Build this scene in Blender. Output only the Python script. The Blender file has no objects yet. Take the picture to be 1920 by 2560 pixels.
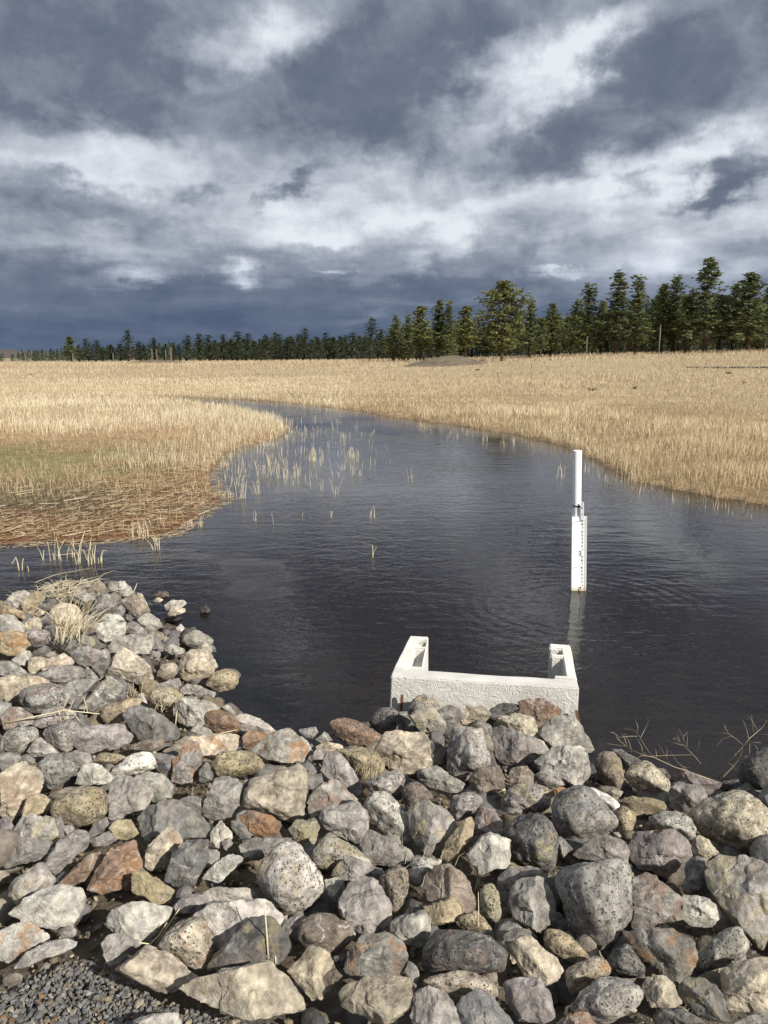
import bpy, bmesh, math, random
import numpy as np
from math import radians, sin, cos, tan, atan, atan2, sqrt, pi

# ================================================================= camera, sky, sun, exposure
S = bpy.context.scene
COL = S.collection
W0, H0, F = 1920.0, 2560.0, 1920.0           # frame of the photograph and its focal length, in photo pixels
CAM = np.array([0.0, 0.0, 1.90])             # eye height above the water
PITCH = radians(11.4)

camd = bpy.data.cameras.new('camera'); cam = bpy.data.objects.new('camera', camd); COL.objects.link(cam)
cam.location = CAM; cam.rotation_euler = (radians(90) - PITCH, 0, 0)
camd.sensor_fit = 'VERTICAL'; camd.sensor_height = 36.0; camd.lens = 36.0 * F / H0
camd.clip_start = 0.05; camd.clip_end = 6000
S.camera = cam

S.view_settings.view_transform = 'Standard'; S.view_settings.look = 'None'
S.view_settings.gamma = 1; S.view_settings.use_curve_mapping = False
S.view_settings.exposure = 0.42

SUN_AZ, SUN_EL = radians(47), radians(33)    # measured to the right of straight behind the camera
SUNV = np.array([sin(SUN_AZ) * cos(SUN_EL), -cos(SUN_AZ) * cos(SUN_EL), sin(SUN_EL)])
sd = bpy.data.lights.new('sun', 'SUN'); sd.energy = 5.0; sd.angle = radians(0.53); sd.color = (1.0, 0.95, 0.87)
so = bpy.data.objects.new('sun', sd); COL.objects.link(so)
from mathutils import Vector, Matrix
so.rotation_euler = Vector(SUNV).to_track_quat('Z', 'Y').to_euler(); so.location = (10, -10, 30)

def ray(px, py):
    """direction of the sight line through a photo pixel"""
    x, y = (px - W0 / 2) / F, -(py - H0 / 2) / F
    d = np.array([x, cos(PITCH) + y * sin(PITCH), -sin(PITCH) + y * cos(PITCH)])
    return d / np.linalg.norm(d)

class NT:
    """small node-tree helper"""
    def __init__(s, tree): s.t = tree; s.t.nodes.clear()
    def n(s, kind, **kw):
        nd = s.t.nodes.new(kind)
        for k, v in kw.items():
            if k.startswith('i_'):
                key = k[2:]
                key = int(key) if key.isdigit() else key.replace('_', ' ')
                s.put(nd.inputs[key], v)
            else: setattr(nd, k, v)
        return nd
    def put(s, sock, v):
        if isinstance(v, bpy.types.NodeSocket): s.t.links.new(v, sock)
        elif isinstance(v, bpy.types.Node): s.t.links.new(v.outputs[0], sock)
        else: sock.default_value = v
    def math(s, op, a, b=0.0, c=None, clamp=False):
        nd = s.t.nodes.new('ShaderNodeMath'); nd.operation = op; nd.use_clamp = clamp
        s.put(nd.inputs[0], a); s.put(nd.inputs[1], b)
        if c is not None: s.put(nd.inputs[2], c)
        return nd.outputs[0]
    def vmath(s, op, a, b=None, scale=None):
        nd = s.t.nodes.new('ShaderNodeVectorMath'); nd.operation = op
        s.put(nd.inputs[0], a)
        if b is not None: s.put(nd.inputs[1], b)
        if scale is not None: s.put(nd.inputs['Scale'], scale)
        return nd.outputs['Value'] if op in ('LENGTH', 'DOT_PRODUCT', 'DISTANCE') else nd.outputs[0]
    def ramp(s, fac, stops, interp='LINEAR'):
        nd = s.t.nodes.new('ShaderNodeValToRGB'); cr = nd.color_ramp; cr.interpolation = interp
        while len(cr.elements) < len(stops): cr.elements.new(0.5)
        for e, (p, c) in zip(cr.elements, stops):
            e.position = p; e.color = (*c, 1) if len(c) == 3 else c
        s.put(nd.inputs[0], fac); return nd.outputs[0]
    def mapr(s, v, a, b, c=0.0, d=1.0, smooth=False):
        nd = s.t.nodes.new('ShaderNodeMapRange'); nd.interpolation_type = 'SMOOTHSTEP' if smooth else 'LINEAR'
        for i, x in enumerate((v, a, b, c, d)): s.put(nd.inputs[i], x)
        return nd.outputs[0]
    def noise(s, vec, scale, detail=2.0, rough=0.5, dist=0.0, out=0, lac=2.0):
        nd = s.t.nodes.new('ShaderNodeTexNoise'); s.put(nd.inputs['Vector'], vec)
        for k, v in (('Scale', scale), ('Detail', detail), ('Roughness', rough), ('Distortion', dist), ('Lacunarity', lac)): s.put(nd.inputs[k], v)
        return nd.outputs[out]
    def mix(s, fac, a, b, blend='MIX'):
        nd = s.t.nodes.new('ShaderNodeMix'); nd.data_type = 'RGBA'; nd.blend_type = blend
        s.put(nd.inputs[0], fac); s.put(nd.inputs[6], a); s.put(nd.inputs[7], b); return nd.outputs[2]
    def link(s, a, b): s.t.links.new(a, b)

# ---- world: a clear Nishita sky almost wholly covered by a broken deck of storm cloud
world = bpy.data.worlds.new('World'); S.world = world; world.use_nodes = True
N = NT(world.node_tree)
sky = N.n('ShaderNodeTexSky', sky_type='NISHITA', sun_disc=False, sun_elevation=SUN_EL,
          sun_rotation=atan2(SUNV[0], SUNV[1]), altitude=600.0)
bg_sky = N.n('ShaderNodeBackground', i_Color=sky, i_Strength=0.07)
tc = N.n('ShaderNodeTexCoord'); dirv = N.vmath('NORMALIZE', tc.outputs['Generated'])
sx = N.n('ShaderNodeSeparateXYZ', i_0=dirv)
X, Y, Z = sx.outputs
az = N.math('MULTIPLY', N.math('ARCTAN2', X, Y), 57.29578)
el = N.math('MULTIPLY', N.math('ARCSINE', Z), 57.29578)
A = N.n('ShaderNodeCombineXYZ', i_0=az, i_1=el, i_2=0.0).outputs[0]
# cloud-deck coordinates: the deck is a flat layer, so it foreshortens towards the horizon
den = N.math('ADD', N.math('MAXIMUM', Z, 0.0), 0.14)
P = N.n('ShaderNodeCombineXYZ', i_0=N.math('DIVIDE', X, den), i_1=N.math('DIVIDE', Y, den), i_2=0.0).outputs[0]
warpn = N.noise(P, 1.7, 4.0, 0.55, 0.0, out=1)
warp = N.vmath('SUBTRACT', warpn, (0.5, 0.5, 0.5))
hz = N.mapr(el, 2.0, 16.0, 0.25, 1.0)                      # calmer edges close to the horizon
warp = N.vmath('SCALE', N.vmath('MULTIPLY', warp, (13.0, 9.0, 0.0)), scale=hz)
fine = N.vmath('SUBTRACT', N.noise(A, 0.50, 6.0, 0.68, out=1), (0.5, 0.5, 0.5))
AW = N.vmath('ADD', N.vmath('ADD', A, warp), N.vmath('SCALE', N.vmath('MULTIPLY', fine, (5.0, 3.0, 0.0)), scale=N.mapr(el, 1.0, 10.0, .35, 1.0)))

def e_of(Yv):  # elevation in degrees for a height in the photo seen at 1659 px width
    return math.degrees(math.asin(ray(960, Yv * 1.1573)[2]))
prof = [(0, .44), (200, .44), (270, .52), (330, .62), (400, .74), (480, .80), (520, .70), (560, .50), (620, .36), (670, .25), (740, .17), (772, .14)]
top = 90.0
stops = sorted([(max(0.0, (e_of(Yv)) / 30.0), (v, v, v)) for Yv, v in prof] + [(0.85, (.58,) * 3), (1.0, (.66,) * 3)])
base = N.ramp(N.math('DIVIDE', N.math('MAXIMUM', N.n('ShaderNodeSeparateXYZ', i_0=AW).outputs[1], 0.0), 30.0), stops)
val = N.math('ADD', base, 0.0)
# the larger masses and breaks of the deck: centre, radii, tilt, brightness
blobs = [(500, 50, 150, 75, 5, .36), (610, 40, 120, 70, 25, .30), (430, 110, 90, 40, -10, .12), (200, 110, 330, 150, 0, -.16), (830, 130, 250, 140, 25, -.22),
         (740, 270, 290, 80, 10, -.20), (1110, 190, 180, 75, 35, .44), (1270, 90, 160, 64, 40, .42), (1050, 130, 80, 30, 25, .15), (1480, 150, 250, 110, 20, -.20),
         (1560, 90, 160, 80, 0, -.08), (1170, 330, 150, 50, 12, -.30), (950, 320, 250, 45, 5, -.16), (230, 300, 210, 50, -5, .24), (120, 350, 120, 25, 0, .22),
         (300, 380, 150, 25, 0, .15), (640, 412, 85, 24, 28, -.38), (1370, 392, 62, 24, 20, -.34), (1590, 388, 120, 36, 25, -.46), (1500, 425, 70, 18, 5, -.25),
         (1480, 330, 220, 55, 12, .34), (1250, 430, 300, 40, 0, .10), (420, 405, 70, 22, -10, -.22), (80, 430, 230, 75, 0, -.34), (300, 470, 190, 38, 0, -.22),
         (820, 480, 330, 36, 3, .16), (680, 505, 110, 18, 0, .14), (1000, 515, 110, 22, 5, .18), (960, 555, 100, 26, 15, .26), (515, 582, 64, 22, 5, .42), (300, 600, 80, 24, 12, .30),
         (1420, 556, 130, 40, 6, .32), (1450, 600, 330, 60, 0, .12), (1170, 581, 44, 13, 0, .34), (1228, 589, 40, 13, 0, .24), (742, 577, 40, 9, 0, .3), (1600, 575, 80, 25, 0, .16), (150, 540, 230, 22, 0, .12),
         (430, 628, 190, 16, 3, -.13), (900, 618, 260, 18, 0, -.10), (780, 690, 60, 12, 20, .14), (1000, 655, 320, 12, 0, .10), (250, 700, 300, 20, 0, -.04)]
k = 1.1573 / F * 57.3
for (bx, by, rx, ry, rot, amp) in blobs:
    d = ray(bx * 1.1573, by * 1.1573)
    ca, ce = math.degrees(atan2(d[0], d[1])), math.degrees(math.asin(d[2]))
    q = N.vmath('SUBTRACT', AW, (ca, ce, 0))
    vr = N.n('ShaderNodeVectorRotate', rotation_type='Z_AXIS', i_Vector=q, i_Angle=radians(-rot)).outputs[0]
    q = N.vmath('MULTIPLY', vr, (1 / (rx * k * 1.35), 1 / (ry * k * 1.35), 0))
    f = N.mapr(N.vmath('LENGTH', q), 1.0, 0.0, 0.0, amp, smooth=True)
    val = N.math('ADD', val, f)
tex1 = N.noise(N.vmath('MULTIPLY', P, (1.0, 1.0, 1.0)), 2.4, 9.0, 0.54, 0.5)
tex2 = N.noise(N.vmath('MULTIPLY', A, (.8, 1.25, 1)), 0.30, 9.0, 0.56, 0.5)
tex3 = N.noise(N.vmath('MULTIPLY', A, (0.16, 0.9, 1.0)), 0.55, 6.0, 0.6, 0.2)
val = N.math('ADD', val, N.math('MULTIPLY', N.math('SUBTRACT', tex1, 0.5), N.mapr(el, 3.0, 12.0, 0.12, 0.40)))
val = N.math('ADD', val, N.math('MULTIPLY', N.math('SUBTRACT', tex2, 0.5), N.mapr(el, 1.0, 9.0, 0.12, 0.34)))
val = N.math('ADD', val, N.math('MULTIPLY', N.math('SUBTRACT', tex3, 0.5), N.mapr(el, 14.0, 5.0, 0.0, 0.46)))
val = N.math('ADD', N.math('MULTIPLY', N.math('SUBTRACT', val, .5), 1.05), .52)
val = N.math('SMOOTH_MAX', val, N.mapr(el, 2.5, 9.0, .09, .31), .22)
val = N.math('ADD', val, N.math('MULTIPLY', N.math('SUBTRACT', tex2, 0.5), N.mapr(el, 3.0, 9.0, .10, .30)))
val = N.math('ADD', val, N.math('MULTIPLY', N.math('SUBTRACT', N.noise(A, 1.1, 8.0, .6, .6), 0.5), N.mapr(el, 2.0, 9.0, .05, .13)))
cloud = N.ramp(val, [(0.0, (.038, .060, .108)), (0.16, (.066, .089, .138)), (0.34, (.118, .139, .187)), (0.55, (.225, .250, .304)), (0.78, (.395, .420, .470)), (1.0, (.60, .625, .67))])
val2 = None
cloud = N.mix(N.mapr(el, 8.0, 1.0, 0.0, 0.9), cloud, N.mix(1.0, cloud, (.88, .98, 1.10, 1), 'MULTIPLY'))
bg_cl = N.n('ShaderNodeBackground', i_Color=cloud, i_Strength=1.0)
mixw = N.n('ShaderNodeMixShader', i_0=0.985); N.link(bg_sky.outputs[0], mixw.inputs[1]); N.link(bg_cl.outputs[0], mixw.inputs[2])
wo = N.n('ShaderNodeOutputWorld'); N.link(mixw.outputs[0], wo.inputs[0])
# ================================================================= helpers
rng = np.random.default_rng(7)
random.seed(7)

def prop(o, label=None, cat=None, group=None, kind=None):
    if label: o['label'] = label
    if cat: o['category'] = cat
    if group: o['group'] = group
    if kind: o['kind'] = kind
    return o
def new_mesh(name, v, f, smooth=False, mat=None):
    v = np.asarray(v, dtype=np.float32)
    me = bpy.data.meshes.new(name)
    if isinstance(f, np.ndarray):
        n, kk = f.shape
        me.vertices.add(len(v)); me.vertices.foreach_set('co', v.ravel())
        me.loops.add(n * kk); me.loops.foreach_set('vertex_index', f.astype(np.int32).ravel())
        me.polygons.add(n); me.polygons.foreach_set('loop_start', np.arange(0, n * kk, kk, dtype=np.int32))
        me.polygons.foreach_set('use_smooth', np.full(n, bool(smooth)))
        me.update(calc_edges=True)
    else:
        me.from_pydata(v.tolist(), [], f); me.update()
        if smooth: me.polygons.foreach_set('use_smooth', [True] * len(me.polygons))
    if mat: me.materials.append(mat)
    return me
def obj(name, me, parent=None, loc=None):
    o = bpy.data.objects.new(name, me); COL.objects.link(o)
    if loc is not None: o.location = loc
    if parent is not None: o.parent = parent
    return o
def empty(name, loc, rz=0):
    o = bpy.data.objects.new(name, None); COL.objects.link(o); o.location = loc; o.rotation_euler = (0, 0, rz)
    o.empty_display_size = 0.2
    return o
def attr(me, name, vals, kind='FLOAT', dom='POINT'):
    a = me.attributes.new(name, kind, dom)
    a.data.foreach_set('value' if kind == 'FLOAT' else 'color', np.asarray(vals, dtype=np.float32).ravel())
def tube(path, radii, sides=6, cap=True):
    """tapered tube along a polyline -> verts, faces"""
    path = [Vector(p) for p in path]; vs, fs = [], []
    for i, p in enumerate(path):
        t = (path[min(i + 1, len(path) - 1)] - path[max(i - 1, 0)]).normalized()
        a = t.orthogonal().normalized() if i == 0 else (a - t * a.dot(t)).normalized()
        b = t.cross(a)
        for j in range(sides):
            w = 2 * pi * j / sides
            vs.append(p + (a * cos(w) + b * sin(w)) * radii[i])
    for i in range(len(path) - 1):
        for j in range(sides):
            k2 = (j + 1) % sides
            fs.append((i * sides + j, i * sides + k2, (i + 1) * sides + k2, (i + 1) * sides + j))
    if cap:
        fs.append(tuple(range(sides))[::-1]); n = (len(path) - 1) * sides; fs.append(tuple(range(n, n + sides)))
    return [tuple(v) for v in vs], fs
class MB:
    def __init__(s): s.v, s.f = [], []
    def add(s, v, f):
        n = len(s.v); s.v += [tuple(x) for x in v]; s.f += [tuple(i + n for i in q) for q in f]; return s
    def box(s, lo, hi):
        (x0, y0, z0), (x1, y1, z1) = lo, hi
        return s.add([(x0, y0, z0), (x1, y0, z0), (x1, y1, z0), (x0, y1, z0), (x0, y0, z1), (x1, y0, z1), (x1, y1, z1), (x0, y1, z1)],
                     [(0, 3, 2, 1), (4, 5, 6, 7), (0, 1, 5, 4), (1, 2, 6, 5), (2, 3, 7, 6), (3, 0, 4, 7)])
    def tube(s, *a, **k): return s.add(*tube(*a, **k))
    def mesh(s, name, mat=None, smooth=False): return new_mesh(name, s.v, s.f, smooth, mat)

def _hash(ix, iy, iz):
    h = (ix * 374761393 + iy * 668265263 + iz * 2147483647 * 7 + 1013904223) & 0xFFFFFFFF
    h = ((h ^ (h >> 13)) * 1274126177) & 0xFFFFFFFF
    h = (h ^ (h >> 16)) & 0xFFFFFFFF
    return h.astype(np.float64) / 4294967295.0
def vnoise(p):
    """value noise in [-1, 1] for an (n, 3) array"""
    p = np.asarray(p, dtype=np.float64); i = np.floor(p).astype(np.int64); f = p - i; u = f * f * (3 - 2 * f)
    r = 0
    for dx in (0, 1):
        for dy in (0, 1):
            for dz in (0, 1):
                w = (u[:, 0] if dx else 1 - u[:, 0]) * (u[:, 1] if dy else 1 - u[:, 1]) * (u[:, 2] if dz else 1 - u[:, 2])
                r = r + w * _hash(i[:, 0] + dx, i[:, 1] + dy, i[:, 2] + dz)
    return r * 2 - 1
def fbm2(x, y, s, oct=4, seed=0.0):
    r = 0; a = 1; t = 0
    for _ in range(oct):
        r = r + a * vnoise(np.stack([x * s + seed, y * s - seed, np.full_like(x, seed * 3.1)], 1)); t += a; a *= .5; s = s * 2.03
    return r / t
def sstep(x, a, b):
    t = np.clip((x - a) / (b - a), 0, 1); return t * t * (3 - 2 * t)
def on_plane(px, py, z=0.0):
    d = ray(px, py); return CAM + d * ((z - CAM[2]) / d[2])
def sdist(x, y, poly):
    """signed distance to a polygon, positive inside"""
    P = np.stack([x, y], 1); poly = np.asarray(poly, float); n = len(poly)
    d = np.full(len(P), 1e9); inside = np.zeros(len(P), bool)
    for i in range(n):
        a, b = poly[i], poly[(i + 1) % n]; e = b - a
        t = np.clip(((P - a) @ e) / max(e @ e, 1e-12), 0, 1)
        d = np.minimum(d, np.hypot(P[:, 0] - a[0] - t * e[0], P[:, 1] - a[1] - t * e[1]))
        c = (a[1] > P[:, 1]) != (b[1] > P[:, 1])
        with np.errstate(divide='ignore', invalid='ignore'):
            xi = a[0] + (P[:, 1] - a[1]) * e[0] / (e[1] if e[1] != 0 else 1e-12)
        inside ^= c & (P[:, 0] < xi)
    return np.where(inside, d, -d)

# ---------------------------------------------------------------- the lie of the land
def pl(pts): return [tuple(on_plane(px, py)[:2]) for px, py in pts]
BANK_EDGE = pl([(-260, 1560), (-120, 1535), (0, 1520), (60, 1490), (140, 1478), (230, 1462), (320, 1468), (370, 1520), (395, 1570), (450, 1575), (505, 1585), (535, 1610), (595, 1690),
                (570, 1750), (650, 1825), (700, 1862), (800, 1862), (880, 1840), (960, 1800), (1030, 1790), (1430, 1830), (1480, 1890), (1560, 1905), (1650, 1945), (1780, 1985),
                (1850, 1955), (1900, 1940), (2000, 1930), (2300, 1950)])
BANK = BANK_EDGE + [(4.5, BANK_EDGE[-1][1]), (4.5, -3.0), (-5.5, -3.0), (-5.5, BANK_EDGE[0][1])]
LAND_EDGE = pl([(2500, 1350), (2150, 1302), (1920, 1262), (1860, 1252), (1780, 1240), (1690, 1222), (1600, 1205), (1560, 1190), (1500, 1160), (1440, 1128), (1400, 1112), (1300, 1088),
                (1200, 1072), (1100, 1057), (1000, 1045), (900, 1028), (800, 1016), (700, 1006), (600, 999), (500, 995), (430, 993), (372, 992), (420, 1001), (520, 1012), (600, 1024),
                (680, 1047), (722, 1075), (690, 1096), (600, 1116), (556, 1140), (540, 1165), (515, 1190), (535, 1225), (556, 1250), (520, 1263), (480, 1300), (420, 1335), (330, 1347), (250, 1352), (100, 1357),
                (0, 1360), (-300, 1372), (-900, 1400)])
LAND = LAND_EDGE + [(-60, LAND_EDGE[-1][1]), (-2500, 40), (-2500, 4000), (2500, 4000), (2500, 40), (60, LAND_EDGE[0][1])]

def bank_z(x, y):
    d = sdist(x, y, BANK)
    z = np.where(d > 0, 0.43 * (1 - np.exp(-np.maximum(d, 0) / 0.62)), np.maximum(0.55 * d, -0.75))
    return z, d
def rise(x, y):
    r = np.hypot(x, y); a = np.degrees(np.arctan2(x, np.maximum(y, 1e-3)))
    t = np.clip((a + 26) / 52, -0.3, 1.3)
    top = np.interp(t, [-.3, 0, .25, .5, .62, .75, 1, 1.3], [.30, .40, .55, .95, 1.35, 1.9, 2.55, 2.9])
    return top * sstep(r, 26, 125) + np.maximum(r - 125, 0) * 0.002 * np.clip(t, 0, 1)
def terrain_z(x, y):
    x = np.atleast_1d(np.asarray(x, float)); y = np.atleast_1d(np.asarray(y, float))
    zb, db = bank_z(x, y); dl = sdist(x, y, LAND)
    left = x < -0.02 * y - 1.0
    zl = np.where(left, .025 + .06 * (1 - np.exp(-np.maximum(dl, 0) / 1.5)) + .06 * sstep(dl, 2, 8), .02 + .16 * (1 - np.exp(-np.maximum(dl, 0) / .9)))
    zl = zl + rise(x, y) + np.where(left, .03, .05) * fbm2(x, y, .35, 3) * sstep(dl, .5, 3.0) + .14 * fbm2(x, y, .06, 3, 4.0) * sstep(dl, 4, 20)
    zw = np.maximum(-0.7, np.minimum(dl, 0) * .16) - .02 + .03 * fbm2(x, y, 1.2, 3, 2.0)
    z = np.where(dl > 0, zl, np.maximum(zw, zb - .10))
    return np.where(db > 0, zb - .10, z), db, dl
def ground_pt(px, py, lift=0.0):
    """where the sight line through a photo pixel meets the ground"""
    d = ray(px, py); s = np.exp(np.linspace(math.log(1.0), math.log(900), 700)); p = CAM + s[:, None] * d
    z = np.maximum(terrain_z(p[:, 0], p[:, 1])[0], 0.0) + lift; below = np.nonzero(p[:, 2] < z)[0]
    if len(below) == 0: return p[-1]
    i = below[0]
    if i == 0: return p[0]
    g0, g1 = p[i - 1, 2] - z[i - 1], p[i, 2] - z[i]; t = g0 / (g0 - g1)
    return p[i - 1] * (1 - t) + p[i] * t

# ================================================================= materials
def mat(name):
    m = bpy.data.materials.new(name); m.use_nodes = True; n = NT(m.node_tree)
    out = n.n('ShaderNodeOutputMaterial'); b = n.n('ShaderNodeBsdfPrincipled'); n.link(b.outputs[0], out.inputs[0])
    b.inputs['Roughness'].default_value = .85; b.inputs['Specular IOR Level'].default_value = .3
    return m, n, b, out
def bump(n, b, h, strength, dist):
    nd = n.n('ShaderNodeBump', i_Strength=strength, i_Distance=dist, i_Height=h); n.link(nd.outputs[0], b.inputs['Normal']); return nd

def rock_material(name, pits):
    m, n, b, out = mat(name)
    oi = n.n('ShaderNodeObjectInfo'); tcn = n.n('ShaderNodeTexCoord')
    off = n.vmath('SCALE', n.n('ShaderNodeCombineXYZ', i_0=oi.outputs['Random'], i_1=n.math('FRACT', n.math('MULTIPLY', oi.outputs['Random'], 37.3)), i_2=n.math('FRACT', n.math('MULTIPLY', oi.outputs['Random'], 91.7))).outputs[0], scale=60.0)
    co = n.vmath('ADD', tcn.outputs['Object'], off)
    at = lambda a: n.n('ShaderNodeAttribute', attribute_type='OBJECT', attribute_name=a)
    base = oi.outputs['Color']
    big = n.noise(co, 9.0, 4, .6, .5); mid = n.noise(co, 38.0, 6, .65, .3); grit = n.noise(co, 190.0, 4, .7)
    c = n.mix(n.mapr(big, .32, .68), n.mix(1.0, base, (.62, .60, .585, 1), 'MULTIPLY'), n.mix(1.0, base, (1.26, 1.24, 1.20, 1), 'MULTIPLY'))
    c = n.mix(n.mapr(mid, .38, .64), n.mix(1.0, c, (.56, .555, .55, 1), 'MULTIPLY'), n.mix(1.0, c, (1.26, 1.25, 1.22, 1), 'MULTIPLY'))
    # warm lichen or iron staining in loose patches that most stones carry a little of
    wn = n.noise(co, 15.0, 5, .62, 1.2)
    c = n.mix(n.math('MULTIPLY', n.mapr(wn, .58, .72), .26), c, (.33, .235, .13, 1))
    pn = n.noise(n.vmath('ADD', co, (7, 3, 1)), 22.0, 5, .6, .8)
    c = n.mix(n.math('MULTIPLY', n.mapr(pn, .58, .70), .45), c, (.46, .45, .42, 1))
    sn = n.noise(n.vmath('ADD', co, (11, 23, 5)), 11.0, 5, .62, .9)
    st = n.math('MULTIPLY', n.mapr(sn, .50, .60), at('stain').outputs['Fac'])
    stc = at('stain_color').outputs['Color']
    c = n.mix(st, c, n.mix(n.mapr(grit, .3, .7), n.mix(1.0, stc, (.6, .55, .5, 1), 'MULTIPLY'), stc))
    vo = n.n('ShaderNodeTexVoronoi', feature='DISTANCE_TO_EDGE', i_Vector=n.vmath('ADD', co, n.vmath('SCALE', n.noise(co, 14.0, 3, .6, out=1), scale=.06)), i_Scale=11.0).outputs['Distance']
    vein = n.math('MULTIPLY', n.mapr(vo, .035, .0), n.math('MULTIPLY', at('vein').outputs['Fac'], n.mapr(mid, .4, .6)))
    c = n.mix(vein, c, (.62, .60, .55, 1))
    c = n.mix(n.mapr(grit, .64, .78, 0, .35), c, (.52, .51, .48, 1))
    c = n.mix(n.mapr(grit, .39, .27, 0, .45), c, (.05, .045, .04, 1))
    h = n.math('ADD', n.math('MULTIPLY', big, .6), n.math('ADD', n.math('MULTIPLY', mid, .60), n.math('MULTIPLY', grit, .24)))
    if pits:
        wc = n.vmath('ADD', co, n.vmath('SCALE', n.noise(co, 30.0, 3, .6, out=1), scale=.02))
        pm = None
        for sc, th in ((88.0, .64), (165.0, .72)):
            v1 = n.n('ShaderNodeTexVoronoi', i_Vector=wc, i_Scale=sc, i_Randomness=1.0)
            sel = n.n('ShaderNodeSeparateColor', i_0=v1.outputs['Color']).outputs[0]
            rad = n.math('MULTIPLY', n.math('MAXIMUM', n.math('SUBTRACT', sel, .42), -.2), th)
            q = n.mapr(n.math('SUBTRACT', v1.outputs['Distance'], rad), .07, -.04)
            pm = q if pm is None else n.math('MAXIMUM', pm, q)
        pm = n.math('MULTIPLY', pm, n.mapr(n.noise(co, 14.0, 3, .5), .26, .46, .25, 1))
        c = n.mix(n.math('MULTIPLY', pm, .72), c, (.045, .04, .036, 1))
        h = n.math('SUBTRACT', h, n.math('MULTIPLY', pm, .9))
    wet = at('wet').outputs['Fac']
    c = n.mix(wet, c, n.mix(1.0, c, (.30, .28, .26, 1), 'MULTIPLY'))
    n.put(b.inputs['Base Color'], c); n.put(b.inputs['Roughness'], n.math('SUBTRACT', .9, n.math('MULTIPLY', wet, .65)))
    bump(n, b, h, 1.0, .014)
    return m
M_ROCK = rock_material('fractured basalt', False)
M_PIT = rock_material('vesicular basalt', True)

def grass_material(name, c0, c1, c2, low):
    """dry blades: tone by blade (attribute tint), darker and redder sheath at the foot (attribute along)"""
    m, n, b, out = mat(name)
    t = n.n('ShaderNodeAttribute', attribute_name='tint').outputs['Fac']; al = n.n('ShaderNodeAttribute', attribute_name='along').outputs['Fac']
    c = n.ramp(t, [(0, c0), (.5, c1), (1, c2)])
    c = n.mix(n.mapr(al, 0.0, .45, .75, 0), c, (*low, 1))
    n.put(b.inputs['Base Color'], c)
    b.inputs['Roughness'].default_value = .6
    tr = n.n('ShaderNodeBsdfTranslucent'); n.put(tr.inputs[0], n.mix(1.0, c, (1.0, .86, .62, 1), 'MULTIPLY'))
    mx = n.n('ShaderNodeMixShader', i_0=.28); n.link(b.outputs[0], mx.inputs[1]); n.link(tr.outputs[0], mx.inputs[2]); n.link(mx.outputs[0], out.inputs[0])
    return m
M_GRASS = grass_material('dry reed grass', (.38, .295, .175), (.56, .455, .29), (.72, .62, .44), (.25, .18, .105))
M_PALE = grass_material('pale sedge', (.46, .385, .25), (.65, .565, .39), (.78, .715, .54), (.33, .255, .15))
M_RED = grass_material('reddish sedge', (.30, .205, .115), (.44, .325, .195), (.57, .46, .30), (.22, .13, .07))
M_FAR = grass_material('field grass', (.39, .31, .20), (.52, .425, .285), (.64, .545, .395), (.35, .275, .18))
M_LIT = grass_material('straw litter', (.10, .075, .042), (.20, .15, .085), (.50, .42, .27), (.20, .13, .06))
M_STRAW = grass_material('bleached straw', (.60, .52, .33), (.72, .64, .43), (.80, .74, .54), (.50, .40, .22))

def plain(name, c, rough=.8, ns=8.0, amp=.25, bs=0.0, bd=.01, spec=.3, metal=0.0):
    m, n, b, out = mat(name); co = n.n('ShaderNodeTexCoord').outputs['Object']
    f = n.noise(co, ns, 6, .6, .3)
    n.put(b.inputs['Base Color'], n.mix(n.mapr(f, .3, .7), tuple(x * (1 - amp) for x in c) + (1,), tuple(min(1, x * (1 + amp)) for x in c) + (1,)))
    b.inputs['Roughness'].default_value = rough; b.inputs['Specular IOR Level'].default_value = spec; b.inputs['Metallic'].default_value = metal
    if bs: bump(n, b, f, bs, bd)
    return m
# ================================================================= ground, water, mound, far hills
nr, na = 400, 330
rr = np.exp(np.linspace(math.log(.6), math.log(2600), nr)); aa = np.radians(np.concatenate([np.linspace(-75, -36, 30, endpoint=False), np.linspace(-36, 36, na - 60), np.linspace(36.5, 75, 30)]))
R, Aa = np.meshgrid(rr, aa, indexing='ij'); gx = (R * np.sin(Aa)).ravel(); gy = (R * np.cos(Aa)).ravel() - .9
gz, gdb, gdl = terrain_z(gx, gy)
idx = np.arange(nr * na).reshape(nr, na)
quads = np.stack([idx[:-1, :-1].ravel(), idx[:-1, 1:].ravel(), idx[1:, 1:].ravel(), idx[1:, :-1].ravel()], 1)[:, ::-1]

# what grows or lies where: colours of soil, moss, litter, field (linear)
c_soil = np.array([.135, .112, .082]); c_bed = np.array([.21, .160, .115]); c_field = np.array([.42, .34, .22]); c_red = np.array([.18, .085, .038])
c_lit = np.array([.105, .082, .046]); c_moss = np.array([.225, .205, .088]); c_tan2 = np.array([.40, .285, .165])
def zones(x, y, dl):
    """weights of the left flat: red wet rim, litter, moss, reddish sedge"""
    nz = fbm2(x, y, .9, 4, 9.0); nb = fbm2(x, y, .25, 3, 5.0)
    yy = y + .9 * nz + 1.0 * nb
    left = (x < .8) & (y < 24)
    mud = np.where(left, 1 - sstep(yy, 10.2, 12.4), 0.0)
    moss = np.where(left, sstep(yy, 9.8, 11.8) * (1 - sstep(yy, 15.0, 18.5)), 0.0) * sstep(-x - .12 * y + nz, .9, 2.4) * sstep(fbm2(x, y, 1.1, 3, 23.0) + .5 * fbm2(x, y, 3.5, 2, 3.0), -.75, .1)
    sedge = np.where(left, sstep(yy, 9.6, 11.5) * (1 - sstep(yy, 18.5, 22)), 0.0)
    rim = np.where(left, 1 - sstep(dl + .8 * nz, .2, 2.4), 0.0) * (y < 16)
    return mud, moss, sedge, rim
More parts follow.
